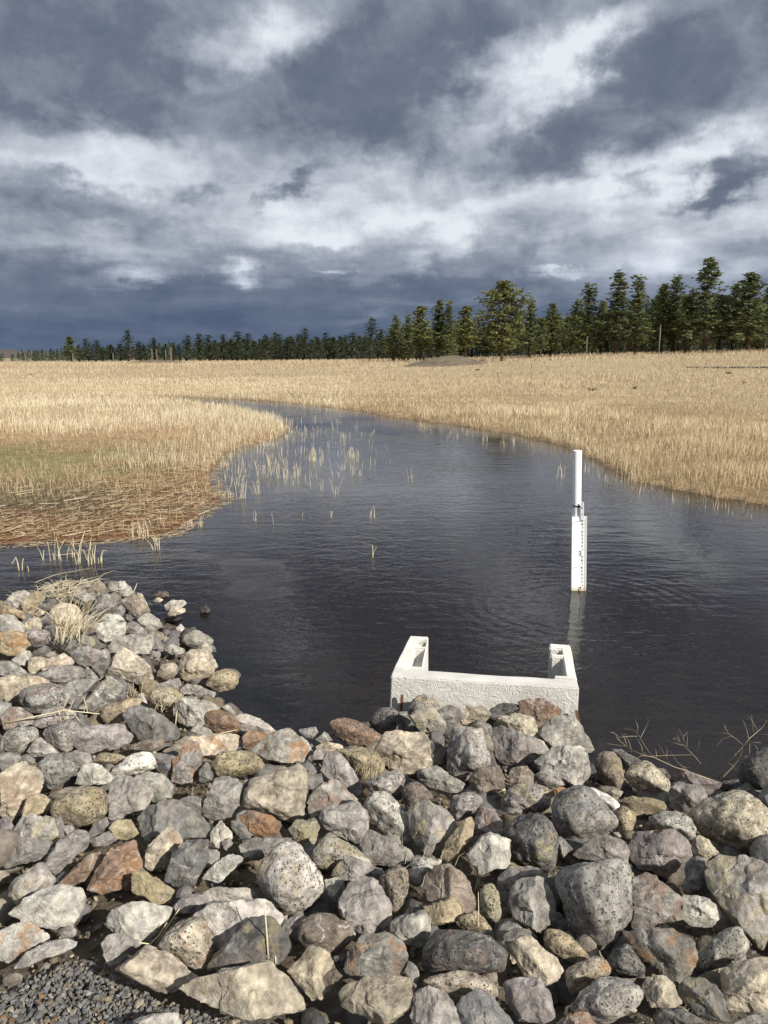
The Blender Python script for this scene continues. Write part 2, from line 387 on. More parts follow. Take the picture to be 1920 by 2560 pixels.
mud, moss, sedge, rim = zones(gx, gy, gdl)
cl = np.tile(c_field, (len(gx), 1)) * (1 + .13 * fbm2(gx, gy, .12, 4, 1.0))[:, None]
def lerp(a, b, w): return a * (1 - w[:, None]) + b * w[:, None]
cl = lerp(cl, np.array([.30, .215, .12]), (1 - sstep(gdl, 4, 16)) * (gy < 40) * .8); cl = lerp(cl, c_tan2, sedge * .8); cl = lerp(cl, c_moss, moss * .95); cl = lerp(cl, c_lit, mud); cl = lerp(cl, c_red, rim * .8)
far = np.hypot(gx, gy)
cl = lerp(cl, np.array([.34, .27, .17]), sstep(far, 130, 170) * .6)
cl = np.where((gdl > 0)[:, None], cl, c_bed); cl = np.where((gdb > -.3)[:, None], c_soil, cl)
cl = lerp(cl, np.array([.135, .137, .135]), sstep(1.62 - gy + .12 * fbm2(gx, gy, 2.0, 3, 3.0), -.08, .12) * (gdb > 0))
m, n, b, out = mat('ground')
ac = n.n('ShaderNodeAttribute', attribute_name='earth').outputs['Color']; co = n.n('ShaderNodeNewGeometry').outputs['Position']
f1 = n.noise(co, 3.0, 8, .65, .4); f2 = n.noise(co, 26.0, 6, .7); f3 = n.noise(n.vmath('MULTIPLY', co, (.25, 1, 1)), .5, 6, .65, .3)
c = n.mix(n.mapr(f1, .3, .7), n.mix(1.0, ac, (.68, .66, .62, 1), 'MULTIPLY'), n.mix(1.0, ac, (1.25, 1.22, 1.18, 1), 'MULTIPLY'))
c = n.mix(n.mapr(f2, .35, .65), n.mix(1.0, c, (.6, .58, .55, 1), 'MULTIPLY'), n.mix(1.0, c, (1.25, 1.25, 1.25, 1), 'MULTIPLY'))
c = n.mix(n.mapr(f3, .35, .65), n.mix(1.0, c, (.86, .84, .82, 1), 'MULTIPLY'), n.mix(1.0, c, (1.12, 1.12, 1.10, 1), 'MULTIPLY'))
n.put(b.inputs['Base Color'], c); bump(n, b, n.math('ADD', f2, n.math('MULTIPLY', f1, .8)), .8, .03)
me = new_mesh('ground', np.stack([gx, gy, gz], 1), quads, True, m)
attr(me, 'earth', np.concatenate([cl, np.ones((len(cl), 1))], 1), 'FLOAT_COLOR')
prop(obj('ground', me), kind='structure')

# water: one sheet at z = 0, fine wind ripples; dark peaty water lets some of the bed through
POLE = on_plane(1447, 1477)
m, n, b, out = mat('water'); n.t.nodes.remove(b)
co = n.n('ShaderNodeNewGeometry').outputs['Position']
stx = n.vmath('MULTIPLY', co, (1.0, 1.45, 1.0)); gust = n.mapr(n.noise(n.vmath('MULTIPLY', co, (1, .55, 1)), .38, 4, .55, .4), .36, .64, .25, 1.0)
w1 = n.noise(stx, 6.5, 3, .55, .9); w2 = n.noise(stx, 19.0, 2, .55, .6); w3 = n.noise(n.vmath('MULTIPLY', co, (.8, 2.2, 1)), 2.0, 2, .5, .3)
rd = n.vmath('DISTANCE', co, (POLE[0] - .1, POLE[1] - .35, 0.0))
ring = n.math('MULTIPLY', n.math('SINE', n.math('MULTIPLY', n.math('ADD', rd, n.math('MULTIPLY', w3, .10)), 52.0)), n.math('MULTIPLY', n.mapr(rd, .25, .6, 0, 1), n.mapr(rd, 1.5, .4, 0, .34, True)))
h = n.math('ADD', n.math('MULTIPLY', n.math('ADD', n.math('MULTIPLY', w1, 1.0), n.math('MULTIPLY', w2, .30)), gust), n.math('ADD', n.math('MULTIPLY', w3, .9), n.math('MULTIPLY', ring, .32)))
bp = n.n('ShaderNodeBump', i_Strength=.30, i_Distance=.017, i_Height=h)
fr = n.n('ShaderNodeFresnel', i_IOR=1.333); n.link(bp.outputs[0], fr.inputs['Normal'])
gl = n.n('ShaderNodeBsdfGlossy', i_Color=(1, 1, 1, 1), i_Roughness=.025); n.link(bp.outputs[0], gl.inputs['Normal'])
tr = n.n('ShaderNodeBsdfTransparent', i_Color=(.62, .55, .465, 1))
mx = n.n('ShaderNodeMixShader'); n.link(fr.outputs[0], mx.inputs[0]); n.link(tr.outputs[0], mx.inputs[1]); n.link(gl.outputs[0], mx.inputs[2]); n.link(mx.outputs[0], out.inputs[0])
me = new_mesh('water', [(-60, .6, 0), (60, .6, 0), (60, 46, 0), (-60, 46, 0)], [(0, 1, 2, 3)], False, m)
prop(obj('water', me), kind='structure')

# still, dusty film floating on the water
m, n, b, out = mat('pollen film'); co = n.n('ShaderNodeNewGeometry').outputs['Position']
b.inputs['Base Color'].default_value = (.20, .19, .175, 1); b.inputs['Roughness'].default_value = .18
tr = n.n('ShaderNodeBsdfTransparent'); mx = n.n('ShaderNodeMixShader', i_0=n.mapr(n.noise(co, 2.2, 5, .6, .6), .35, .65, .03, .20)); n.link(tr.outputs[0], mx.inputs[1]); n.link(b.outputs[0], mx.inputs[2]); n.link(mx.outputs[0], out.inputs[0])
M_FILM = m
for k2, pts in enumerate(([(298, 1393), (330, 1383), (400, 1380), (450, 1373), (500, 1379), (540, 1388), (600, 1384), (660, 1395), (690, 1408), (740, 1430), (785, 1441), (740, 1453), (690, 1456), (720, 1470), (733, 1490), (680, 1496),
                          (600, 1498), (552, 1480), (575, 1462), (520, 1445), (560, 1425), (540, 1410), (480, 1400), (420, 1398), (360, 1402), (310, 1402)],)):
    w = np.array([on_plane(px, py, .004) for px, py in pts])
    q = []
    for i in range(len(w)):
        a, bq = w[i], w[(i + 1) % len(w)]
        for t in np.linspace(0, 1, 6, endpoint=False):
            p = a * (1 - t) + bq * t; q.append(p + np.array([.05, .07, 0]) * vnoise(np.array([[p[0] * 5, p[1] * 5, k2]]))[0])
    bmf = bmesh.new(); f = bmf.faces.new([bmf.verts.new(p) for p in q]); bmesh.ops.triangulate(bmf, faces=[f])
    me = bpy.data.meshes.new('surface_film'); bmf.to_mesh(me); bmf.free(); me.materials.append(M_FILM)
    for p in me.polygons:
        if p.normal.z < 0: p.flip()
    prop(obj('surface_film', me), kind='stuff')

# low earth mound before the trees
M_MOUND = plain('mound earth', (.135, .11, .075), .95, 1.6, .35, .9, .12)
def heap(name, cx, cy, rx, ry, hgt, mt, n1=34, seed=1.0):
    g = np.linspace(-1.25, 1.25, n1); U, V = np.meshgrid(g, g); u, v = U.ravel(), V.ravel(); d2 = u * u + v * v
    z = hgt * np.exp(-d2 * 2.2) * (1 + .25 * fbm2(u, v, 2.2, 4, seed)) - .12 * hgt
    x, y = cx + u * rx, cy + v * ry; z = z + terrain_z(x, y)[0] - .02
    i = np.arange(n1 * n1).reshape(n1, n1); q = np.stack([i[:-1, :-1].ravel(), i[:-1, 1:].ravel(), i[1:, 1:].ravel(), i[1:, :-1].ravel()], 1)
    o = obj(name, new_mesh(name, np.stack([x, y, z], 1), q, True, mt)); return prop(o, kind='structure')
dm = ray(1112, 893); s_ = 88 / dm[1]
heap('mound', dm[0] * s_, 88, 5.6, 5, 1.25, M_MOUND)
d2_ = ray(395, 900); heap('mound', d2_[0] * 150 / d2_[1], 150, 9, 6, .9, M_MOUND, 20, 3.0)

# far ridge on the left horizon
M_HILL = plain('far ridge', (.105, .085, .075), .95, .01, .3)
hx = np.linspace(-900, -120, 60); hv = []
for x in hx:
    zt = 10.5 * (1 - sstep(np.array([x]), -560, -330)[0]) * (1 + .18 * vnoise(np.array([[x * .011, 0, 0]]))[0]) + 3
    hv += [(x, 900, -2), (x, 950, zt * .6), (x, 1010, zt), (x, 1100, zt * .7), (x, 1200, -2)]
hi_ = np.arange(len(hv)).reshape(60, 5); q = np.stack([hi_[:-1, :-1].ravel(), hi_[1:, :-1].ravel(), hi_[1:, 1:].ravel(), hi_[:-1, 1:].ravel()], 1)
prop(obj('hills', new_mesh('hills', hv, q, True, M_HILL)), kind='structure')

# thin sheet of standing water far out in the field on the right
m, n, b, out = mat('standing water'); b.inputs['Base Color'].default_value = (.05, .06, .08, 1); b.inputs['Roughness'].default_value = .12; b.inputs['Specular IOR Level'].default_value = .5
pu = np.linspace(0, 1, 40); ctr = [ground_pt(1715 + 330 * t, 919) for t in pu]; pv = []
for t, c_ in zip(pu, ctr):
    wdt = 1.3 * math.sqrt(max(0.0, math.sin(pi * min(t * 1.1, 1) ** .6))) + .03
    for s2 in (-1, 0, 1):
        x, y = c_[0], c_[1] + s2 * wdt; pv.append((x, y, terrain_z(x, y)[0][0] + .03))
i = np.arange(120).reshape(40, 3); q = np.stack([i[:-1, :-1].ravel(), i[1:, :-1].ravel(), i[1:, 1:].ravel(), i[:-1, 1:].ravel()], 1)
prop(obj('pond', new_mesh('pond', pv, q, True, m)), kind='structure')
# ---------------------------------------------------------------- riprap stones: outline seen from the bank, kind, colour, marks, landmark phrase
ROCKS = '''
A|a|L||20,261 75,195 145,180 178,205 140,250 100,290 55,280|pale smooth tilted slab@at the far tip of the riprap where the water meets it
A|a|O||125,262 200,190 255,183 278,215 240,268 200,325 150,318|
A|a|O|s|0,262 60,275 150,312 140,348 60,335 0,325|
A|a|G||0,328 80,328 145,390 140,435 60,435 0,425|
A|a|B||320,170 400,152 470,185 430,215 330,228|
A|a|G||415,215 480,185 590,222 540,262 490,272 430,240|
A|a|B|y|528,132 575,108 620,150 642,190 592,222 540,205 522,165|brown upright stub@at the far top of the heap
A|a|L||645,172 665,128 740,128 812,190 762,220 705,205|flat pale grey slab@at the far top of the heap by the water
A|v|G||538,272 600,198 662,205 692,250 672,312 600,332 543,345|
A|a|B|y|718,240 800,190 862,240 882,300 832,348 790,325 740,275|brown-faced leaning block@at the water edge of the far heap
A|a|L||812,195 842,200 882,280 893,302 862,305 822,238|
A|r|G||678,292 715,263 742,297 732,332 695,332|
A|a|D||725,330 760,320 795,345 765,365|
A|r|T||298,302 345,258 430,263 482,300 482,372 440,425 360,425 308,400|big cream boulder@behind the tuft of dry straw
A|a|D||240,265 290,253 312,290 270,308|
A|a|T||203,322 235,293 268,312 230,338|
A|a|D||235,352 300,303 302,402 260,418 233,382|
A|a|T||148,372 200,333 242,355 247,407 190,435 143,412|
A|v|P|r|138,432 200,408 280,420 302,462 270,505 190,518 158,472|
A|a|O|s|0,430 80,418 152,440 178,502 110,570 40,565 0,545|orange-stained brown boulder@at the left end of the riprap
A|a|L||573,362 630,318 700,325 752,365 700,378 590,378|
A|a|L||565,382 640,358 737,375 743,430 680,473 620,493 583,460|
A|a|G||743,375 800,363 858,405 852,438 770,438 738,402|
A|a|G||812,352 880,313 942,350 963,390 902,433 848,412|
A|a|L|w|973,268 1010,238 1090,233 1113,255 1080,278 1000,303 973,297|white-topped wet stone@lying in the shallow water off the heap
A|a|T||988,312 1020,283 1092,280 1097,308 1050,328 988,333|tan stone lying in water against the white-topped wet stone@
A|a|D|m|978,347 1020,328 1078,345 1050,363 988,365|
A|a|D|m|1178,292 1215,260 1242,280 1243,307 1215,323 1188,313|lone dark stone@poking out of the water furthest from the heap
A|a|B|m|910,207 950,183 997,190 997,217 950,225 913,222|
A|a|T||908,234 940,220 967,235 947,252 910,247|
A|a|B|m|943,402 990,373 1047,395 1042,428 980,433 948,422|
A|a|L||1043,402 1070,378 1092,400 1087,427 1050,428|
A|r|L||1083,462 1120,428 1190,423 1242,450 1263,482 1230,513 1140,523 1083,492|pale rounded boulder@at the water edge behind the lichen-yellow boulder
A|a|T||1168,522 1210,488 1252,515 1258,553 1210,563 1173,542|
A|a|B||878,442 900,413 962,430 978,457 940,488 893,482|
A|a|D|m|968,452 1010,413 1053,440 1053,478 1000,493 968,472|
A|a|L||648,502 690,458 790,433 898,448 902,512 880,558 800,543 700,533 648,548|
A|a|G|y|378,542 410,458 500,443 552,460 568,502 500,533 420,563|
A|r|G||298,502 330,433 352,470 342,503 300,505|
A|a|D||353,485 400,453 402,502 370,533|
A|a|P|r|418,562 460,518 540,513 638,545 632,578 570,603 520,643 450,612|
A|a|T||243,642 300,578 380,553 432,580 437,618 360,628 270,663|lumpy sand-coloured stone@in the heap before the straw tuft
A|r|G||253,572 300,538 338,560 327,593 280,593|
A|a|D||193,542 260,508 313,530 270,563 220,578|
A|a|L||70,592 150,538 192,540 192,602 180,643 110,622|
A|a|T||158,652 180,578 260,573 303,590 250,643 190,683|
A|a|G||0,600 60,598 133,640 183,693 100,693 0,683|
A|a|D||538,622 600,573 653,600 643,663 600,703 570,652|
A|a|G||488,682 520,633 593,700 540,718|
A|a|G||203,692 290,638 410,623 483,650 493,692 420,723 300,723|
A|a|T|w|622,692 680,558 740,523 800,558 882,610 918,702 900,743 820,733 760,718 690,703|tall pale peaked boulder@with chalky white streaks in the middle of the heap
A|a|D|m|898,542 960,523 1013,545 1063,590 980,603 920,572|
A|a|L||973,532 1020,498 1108,535 1080,558 1020,563|
A|a|G||893,512 930,488 978,500 967,528 905,528|
A|a|D|m|898,602 960,578 993,600 930,643 898,643|
A|r|T||928,682 955,628 1020,605 1053,630 1043,682 980,708 938,702|
A|r|T|y|1052,642 1080,558 1150,533 1230,533 1272,620 1262,682 1200,713 1110,718 1058,692|lichen-yellow boulder@large and pale at the water edge of the heap
A|a|L||1208,582 1270,588 1293,630 1267,653 1218,612|
A|v|O|y|1222,737 1280,658 1340,643 1397,670 1408,722 1370,773 1300,783 1238,762|ochre boulder standing in water@round and pitted at the near corner of the heap
A|a|G||913,742 1010,713 1062,698 1072,740 1040,768 950,768|
A|a|G||1068,772 1110,733 1190,743 1213,765 1150,793 1080,793|
A|a|P||1138,792 1210,758 1278,785 1262,823 1200,833|
A|v|T|y|883,792 925,753 1000,748 1078,800 1062,842 1010,888 950,873 898,837|cream pitted stone@between the peaked boulder and the inlet
A|a|T|r|0,700 60,683 200,688 293,710 298,748 160,758 100,803 50,833 0,803|long peach-tinted slab@at the left edge of the riprap
A|v|P|r|103,812 140,758 250,733 360,738 423,800 402,852 310,868 250,903 190,913 128,872|purple-brown rounded boulder@in front of the long peach-tinted slab
A|a|G||368,742 470,713 593,708 520,773 430,863 408,852 430,792|
A|a|G|w|458,882 560,768 640,688 733,750 722,793 650,833 620,893 550,903|
A|a|L||813,802 850,788 873,850 832,833|
A|a|O||598,922 630,868 740,823 832,823 832,862 750,893 720,963 640,973|tan brown block@behind the dark charcoal boulder
A|a|D||722,912 800,868 900,878 1000,948 1078,1012 1042,1073 900,1068 828,1062 770,982|dark charcoal boulder@in the left part of the riprap
A|a|L|w|1022,902 1080,808 1160,828 1260,848 1313,880 1220,923 1190,983 1110,983 1048,962|rough white-veined boulder@behind the inlet corner
A|v|R|s|1198,962 1230,903 1310,888 1393,920 1423,992 1393,1018 1300,1033 1218,992|brown-orange pitted stone@on the inlet edge
A|a|L||1393,922 1450,908 1560,948 1623,1007 1593,1043 1510,1013 1418,1002|long light grey slab@at the very edge of the dark inlet
A|a|G||1308,872 1350,858 1393,900 1393,933 1330,898|
A|a|R|s|1438,1042 1490,1003 1563,1030 1583,1063 1510,1113 1438,1143|
A|a|G||1088,1042 1170,968 1250,1008 1268,1042 1150,1053|
A|a|T|s|1048,1083 1120,1048 1300,1038 1428,1028 1433,1142 1280,1153 1200,1173 1078,1093|rust-banded slab@right of the dark charcoal boulder
A|a|G|r|8,932 60,868 130,878 203,930 193,973 80,1003 30,1003|
A|a|P||193,983 260,888 360,868 443,900 432,943 320,963 260,993|
A|v|L||0,1070 60,998 150,983 223,1000 218,1063 160,1113 120,1148 0,1123|
A|v|G||253,1032 330,968 440,953 543,985 470,1033 440,1063 430,1113 380,1148 308,1112|
A|a|P||438,1092 470,1008 620,978 713,975 788,1042 762,1083 690,1113 600,1133 498,1148|
A|a|B||788,1092 850,1068 968,1058 962,1113 870,1133 798,1122|
A|a|G|r|163,1132 200,1068 240,1053 303,1100 343,1148 240,1163 178,1173|
A|v|O|y|553,1192 600,1143 700,1148 748,1172 680,1218 598,1207|
A|v|W||657,1252 730,1178 840,1138 903,1150 923,1232 820,1253 740,1293 678,1283|chalk-white pitted stone@left of the tall mauve stone
A|a|D||878,1152 980,1148 1053,1170 1013,1213 1013,1313 928,1242|
A|a|P|s|1013,1312 1028,1178 1110,1063 1172,1090 1198,1162 1193,1273 1140,1313 1068,1333|tall mauve stone@leaning beside the chalk-white stone
A|a|B||963,1132 1040,1088 1103,1080 1050,1163 978,1152|
A|v|O|y|1253,1202 1310,1143 1410,1148 1490,1138 1553,1190 1563,1243 1480,1273 1400,1278 1278,1293|dark ochre pitted boulder@behind the big cream block
A|v|G||213,1222 290,1148 380,1153 402,1202 483,1240 400,1273 360,1343 300,1373 258,1332|
A|a|G||383,1152 450,1128 543,1150 553,1203 480,1233 408,1192|
A|a|L||418,1342 490,1218 570,1198 683,1290 642,1323 560,1333|
A|a|T|r|0,1290 60,1228 150,1203 243,1250 263,1312 222,1402 150,1483 80,1553 0,1523|big pinkish-grey boulder@at the left edge above the gravel
A|a|G||0,1150 60,1138 123,1155 112,1213 40,1253 0,1273|
A|a|D||108,1172 160,1148 208,1180 203,1213 128,1213|
A|a|L||653,1335 690,1298 770,1288 873,1340 908,1383 872,1473 800,1493 700,1543 648,1537 643,1452|smooth pale grey slab-faced boulder@left of the big cream block
A|a|L|r|778,1272 880,1248 970,1273 1023,1342 1013,1403 910,1433 898,1372 848,1322|
A|a|D||1178,1242 1230,1198 1263,1260 1263,1303 1180,1323|
A|a|G||1188,1512 1223,1392 1248,1300 1370,1278 1433,1330 1413,1442 1360,1518 1280,1543|
A|a|B||298,1402 400,1348 520,1333 643,1370 640,1412 500,1400 360,1422|
B|a|G|s|73,422 200,308 310,288 380,348 423,422 402,473 340,503 250,503 190,483 148,452|grey boulder with bright orange patch@behind the big cream block
B|a|G||338,292 445,278 463,312 420,353 388,342|
B|a|G||448,352 500,308 543,320 563,352 490,373|
B|a|T||438,392 520,358 603,385 613,413 540,413 478,432|
B|a|P||408,462 460,403 513,425 492,473 430,483|
B|v|R|r|533,262 590,228 670,233 760,288 853,340 812,383 740,403 638,388 568,322|red-brown pitted boulder@at the inner corner of the inlet
B|a|D||713,252 780,243 803,275 760,283|
B|v|D||783,242 820,173 880,155 943,190 953,263 900,318 848,328 798,292|
B|a|D||938,192 990,188 1013,240 980,303 938,303|
B|v|G|t|1000,152 1050,93 1120,88 1172,130 1193,188 1150,173 1090,153 1010,193|
B|a|G|y|998,212 1080,148 1152,165 1218,250 1203,303 1130,323 1078,313 1028,252|
B|a|G||1178,182 1230,148 1302,165 1315,233 1270,273 1220,293 1188,232|
B|a|T||1298,192 1360,148 1432,150 1483,200 1450,253 1320,273 1308,232|
B|a|D||1468,192 1500,158 1570,133 1663,150 1603,198 1510,243|slate grey wedge@leaning on the front of the concrete box
B|a|T||798,432 870,308 970,303 1082,315 1113,362 1123,442 1133,513 1050,558 928,553 838,492|big tan-brown boulder@before the concrete box
B|a|D||1098,352 1160,358 1228,420 1203,503 1130,513|
B|v|L||1228,542 1233,402 1258,278 1330,273 1432,300 1483,492 1472,523 1380,573 1288,593|light grey wedge-sided block@standing before the middle of the concrete box
B|a|G||1058,572 1073,528 1160,508 1243,560 1323,612 1303,653 1250,673 1160,638 1068,612|flat slate-grey chunk@in front of the light wedge-sided block
B|v|O|y|563,422 640,403 780,418 853,492 842,548 740,563 700,563 638,502|
B|a|P||478,542 500,438 570,418 653,502 720,602 748,653 690,693 628,642 558,602|
B|v|L||728,612 820,558 900,528 973,560 963,703 900,723 848,682 760,653|
B|v|L||733,742 770,668 830,648 890,678 963,760 1003,852 1018,973 980,988 888,932 798,852 748,792|long pale pitted stone@tilting downhill in the centre of the riprap
B|a|T|p|18,652 60,588 200,538 340,498 393,545 403,622 382,703 372,803 310,838 198,802 98,772 23,742|big cream block@with a broad flat face in the centre of the riprap
B|a|G|r|398,722 450,638 530,588 590,598 693,710 650,738 500,763 428,812|
B|a|L|p|468,832 500,758 680,718 758,770 748,852 758,912 690,988 598,932 498,882|square-faced pale grey block@downhill of the big cream block
B|a|D||393,572 480,558 493,602 440,673 398,662|
B|a|R|s|-42,812 0,798 60,773 190,808 293,892 303,933 200,938 78,912 8,852|rust-faced slab@in front of the big cream block
B|a|D|y|288,882 340,828 450,823 473,882 430,993 380,1003 308,922|
B|a|D||-2,882 50,908 43,943 -2,943|
B|a|G||-2,982 90,933 300,938 293,963 190,1013 110,1073 28,1052|
B|v|L|y|102,1162 150,1058 270,958 340,958 423,1060 493,1152 503,1263 430,1333 320,1388 228,1372 148,1272|big pale pitted round boulder@in the lower middle of the riprap
B|v|L|y|428,1042 460,958 530,898 640,968 743,1030 773,1103 650,1063 520,1123 448,1102|
B|a|G|y|498,1162 600,1068 680,1053 853,1130 832,1183 790,1193 640,1183 560,1183|
B|a|G||498,1182 610,1168 623,1252 590,1333 528,1312|
B|a|P||588,1322 640,1198 700,1168 813,1190 883,1302 893,1403 860,1473 790,1503 700,1503 618,1422|big mauve-grey faceted boulder@right of the big pale pitted round boulder
B|a|G|r|718,982 770,893 850,918 1003,1010 1033,1063 980,1093 890,1113 768,1092|
B|v|B||828,1182 920,1098 988,1130 993,1253 960,1333 908,1383 868,1312 848,1242|
B|a|G|y|1008,832 1050,728 1120,713 1233,780 1283,852 1272,943 1180,1003 1120,1058 1058,1012 1018,922|pointed grey stone with yellow patch@right of the long pale pitted stone
B|a|O||1198,1052 1220,958 1300,858 1370,808 1393,840 1372,933 1290,1023 1240,1103 1198,1092|leaning tan blade of stone@right of the pointed yellow-patched stone
B|v|B||958,702 970,638 1040,603 1110,648 1143,700 1060,743 998,792|
B|v|P||1248,762 1270,688 1350,663 1432,690 1438,733 1370,793 1288,833|
B|a|P|r|1383,802 1440,748 1500,768 1558,850 1523,923 1438,908 1388,862|
B|a|B||1358,592 1400,538 1520,498 1563,560 1573,642 1480,683 1398,662|
B|a|L||1348,1042 1430,928 1480,908 1613,950 1623,1093 1530,1113 1430,1153 1368,1082|pale broad angular block@right of the leaning tan blade
B|v|L||1008,1132 1050,1058 1203,1070 1130,1153 1060,1223 1008,1192|
B|a|B||1078,1212 1150,1108 1230,1098 1333,1150 1393,1292 1403,1333 1330,1393 1278,1272 1108,1312|grey-brown ridged boulder@in the lower middle beside a tuft of straw
B|v|G|y|1418,1312 1440,1228 1490,1208 1533,1260 1543,1403 1510,1433 1428,1392|
B|a|O|y|1088,1342 1250,1288 1313,1330 1333,1423 1220,1423 1150,1453 1118,1402|
B|r|L||888,1492 930,1408 1080,1358 1123,1402 1118,1533 1060,1593 928,1542|
B|v|O|y|1298,1408 1400,1364 1485,1476 1400,1488 1308,1468|
C|a|R|r|188,132 240,110 330,113 443,180 432,213 350,253 310,293 248,213 188,192|red-brown block@against the front of the concrete box
C|a|T||8,282 50,228 180,198 263,225 303,302 292,353 200,333 88,283|
C|a|G||8,292 90,278 200,333 320,363 358,412 320,453 200,518 98,502 48,442|large smooth grey boulder@before the right half of the concrete box
C|a|L||308,312 360,238 460,208 530,238 603,350 643,422 600,443 500,393 380,403 328,362|light grey sloping boulder@at the right foot of the concrete box
C|a|L|w|298,472 400,398 520,383 593,430 613,562 540,633 470,608 408,582 308,542|white-speckled boulder@below the right foot of the concrete box
C|v|G||278,562 320,538 420,578 453,622 370,643 308,622|
C|a|B||118,562 150,518 230,508 273,560 263,613 128,623|
C|v|P|y|78,712 140,628 260,613 363,640 368,722 310,793 210,793 118,772|
C|v|D|y|68,922 130,828 210,788 330,788 393,850 433,962 402,1033 370,1133 290,1123 188,1092|dark deeply pitted boulder@left of the smooth blue-grey boulder
C|v|G|b|383,732 420,658 520,633 620,658 693,740 763,832 732,893 640,943 520,988 438,932 388,832|smooth blue-grey pitted boulder@with the bright white stone behind it
C|r|W||540,648 620,638 740,698 783,745 730,778 690,743 628,672|bright white stone@behind the smooth blue-grey boulder
C|a|R|s|358,662 440,628 473,635 400,693 368,702|
C|v|O||738,792 790,743 873,790 873,852 830,913 768,893 748,842|
C|a|O|y|768,722 860,688 950,698 1033,720 1063,772 960,793 870,798 798,762|flat yellow slab@before the cream pitted wedge by the water
C|a|T||688,672 740,648 803,660 780,693 718,703|
C|v|T||818,582 870,498 940,483 1012,530 1078,612 1072,653 1030,693 948,672 848,612|cream pitted wedge@at the water edge by the dry weed
C|v|B|y|628,482 660,428 730,423 793,480 803,562 770,653 710,643 648,562|
C|v|D||725,412 780,408 913,480 860,513 830,573 788,502|
C|a|P|r|1078,542 1110,513 1203,550 1383,610 1372,643 1300,693 1278,622 1148,612|
C|a|G||1078,662 1130,608 1190,618 1250,613 1303,680 1272,753 1190,793 1078,762|heart-shaped grey stone@below the roots of the dry weed
C|a|B||1000,522 1050,528 1103,600 1070,623|
C|v|D||1478,542 1510,468 1600,418 1663,408 1703,502 1682,643 1620,668 1528,642 1483,592|dark brown boulder@at the right end of the riprap in the water
C|a|D||1378,602 1480,588 1503,642 1420,663 1358,652|
C|a|G||1438,652 1490,633 1533,655 1500,683 1438,678|
C|v|L||948,832 1000,783 1110,778 1193,820 1233,892 1192,953 1130,903 1078,893 958,872|
C|v|T||1218,792 1290,708 1420,668 1563,680 1643,760 1703,852 1693,1003 1580,1053 1418,1012 1328,952 1228,862|big cream pitted boulder@at the right edge of the riprap
C|a|P|r|838,992 880,908 960,893 1090,888 1173,950 1218,1042 1172,1083 1120,1123 1060,1168 1000,1153 898,1122 848,1062|purple-grey red-stained boulder@left of the big cream pitted boulder
C|a|T||1188,972 1250,923 1313,950 1363,1022 1290,1073 1218,1032|
C|v|G||1148,1232 1180,1088 1240,1038 1293,1092 1313,1292 1240,1293 1168,1272|
C|a|G|y|1298,1092 1390,1028 1530,1038 1663,1110 1723,1262 1703,1453 1620,1583 1498,1472 1368,1332 1308,1222|large dull olive-grey boulder@at the right edge below the big cream pitted boulder
C|a|G||498,1042 580,968 690,903 803,960 833,1012 812,1103 700,1043 598,1063|
C|v|G||388,1182 470,1088 600,1048 700,1038 823,1112 843,1252 853,1453 790,1523 720,1603 680,1633 598,1582 538,1482 418,1342 428,1262|largest grey pitted boulder@in the lower right of the riprap
C|a|G|r|843,1292 858,1172 930,1128 1030,1188 1173,1310 1132,1353 1040,1373 950,1483 858,1462|grey wedge with rust streak@right of the largest grey pitted boulder
C|a|L||1138,1312 1160,1278 1280,1288 1363,1340 1373,1403 1320,1463 1198,1458 1148,1412|
C|a|B||1018,1442 1050,1348 1143,1350 1153,1423|
C|a|G|r|58,1172 130,1108 250,1103 348,1150 332,1183 240,1173 150,1213 68,1253|
C|a|G||120,1322 150,1218 230,1168 330,1178 383,1280 403,1403 310,1508 238,1463 148,1402|grey faceted stone@left of the largest grey pitted boulder
C|a|G||408,922 430,918 503,1000 440,1053 428,992|
D|a|O||128,182 160,88 230,53 270,73 308,100 292,153 230,183 150,203|
D|v|O|y|298,172 330,88 400,38 500,13 600,28 643,80 622,173 550,233 458,253 368,232|round ochre-brown boulder@left of the pale slab-faced boulder
D|a|G|b|768,182 880,128 1030,88 1100,108 1193,210 1253,250 1253,323 1080,323 958,293 898,333 838,333 828,282|large blue-grey slab@below the pale slab-faced boulder
D|a|D||1038,82 1150,63 1213,100 1190,183 1118,122|
D|a|D||1368,212 1410,228 1533,310 1440,338 1378,272|
D|a|L|y|68,262 130,188 240,183 300,188 353,230 373,302 320,333 250,323 128,313 73,333|
D|a|P||298,222 360,193 383,250 383,313 338,302|
D|a|P||368,252 430,238 443,270 400,303|
D|a|G|b|-2,482 80,398 100,328 180,313 323,340 293,423 250,443 128,462 28,502|
D|a|P||268,452 350,338 450,273 513,290 528,373 420,463 335,538 288,512|
D|a|D||518,302 560,228 630,198 653,250 600,293 528,333|
D|a|G|b|528,332 640,278 693,330 640,363 560,373|
D|a|O|y|648,262 700,208 773,215 823,290 750,333 688,322|
D|a|P||-2,212 50,188 78,250 63,323 -2,373|
D|a|O||-2,382 30,383 53,410 -2,453|
D|r|L|y|56,622 80,558 160,508 260,458 303,520 333,572 300,613 200,653 110,723 68,682|whitish rounded stone@left of the rust-red slab
D|a|R|r|338,602 400,528 500,438 593,390 603,463 560,543 480,583 400,608|
D|a|R|s|518,622 560,518 620,428 720,353 793,345 838,482 780,543 773,623 690,643 598,653|rust-red slab with orange streak@near the left gravel
D|a|T|r|843,502 858,388 940,298 1003,253 1093,330 1000,393 993,453 910,513|
D|a|D|b|978,582 1000,498 1020,418 1110,338 1243,330 1248,403 1200,513 1150,603 1060,603|dark slate boulder@right of the rust-red slab
D|a|O|y|776,602 790,528 860,513 933,560 1033,630 1003,683 930,713 848,672 788,642|
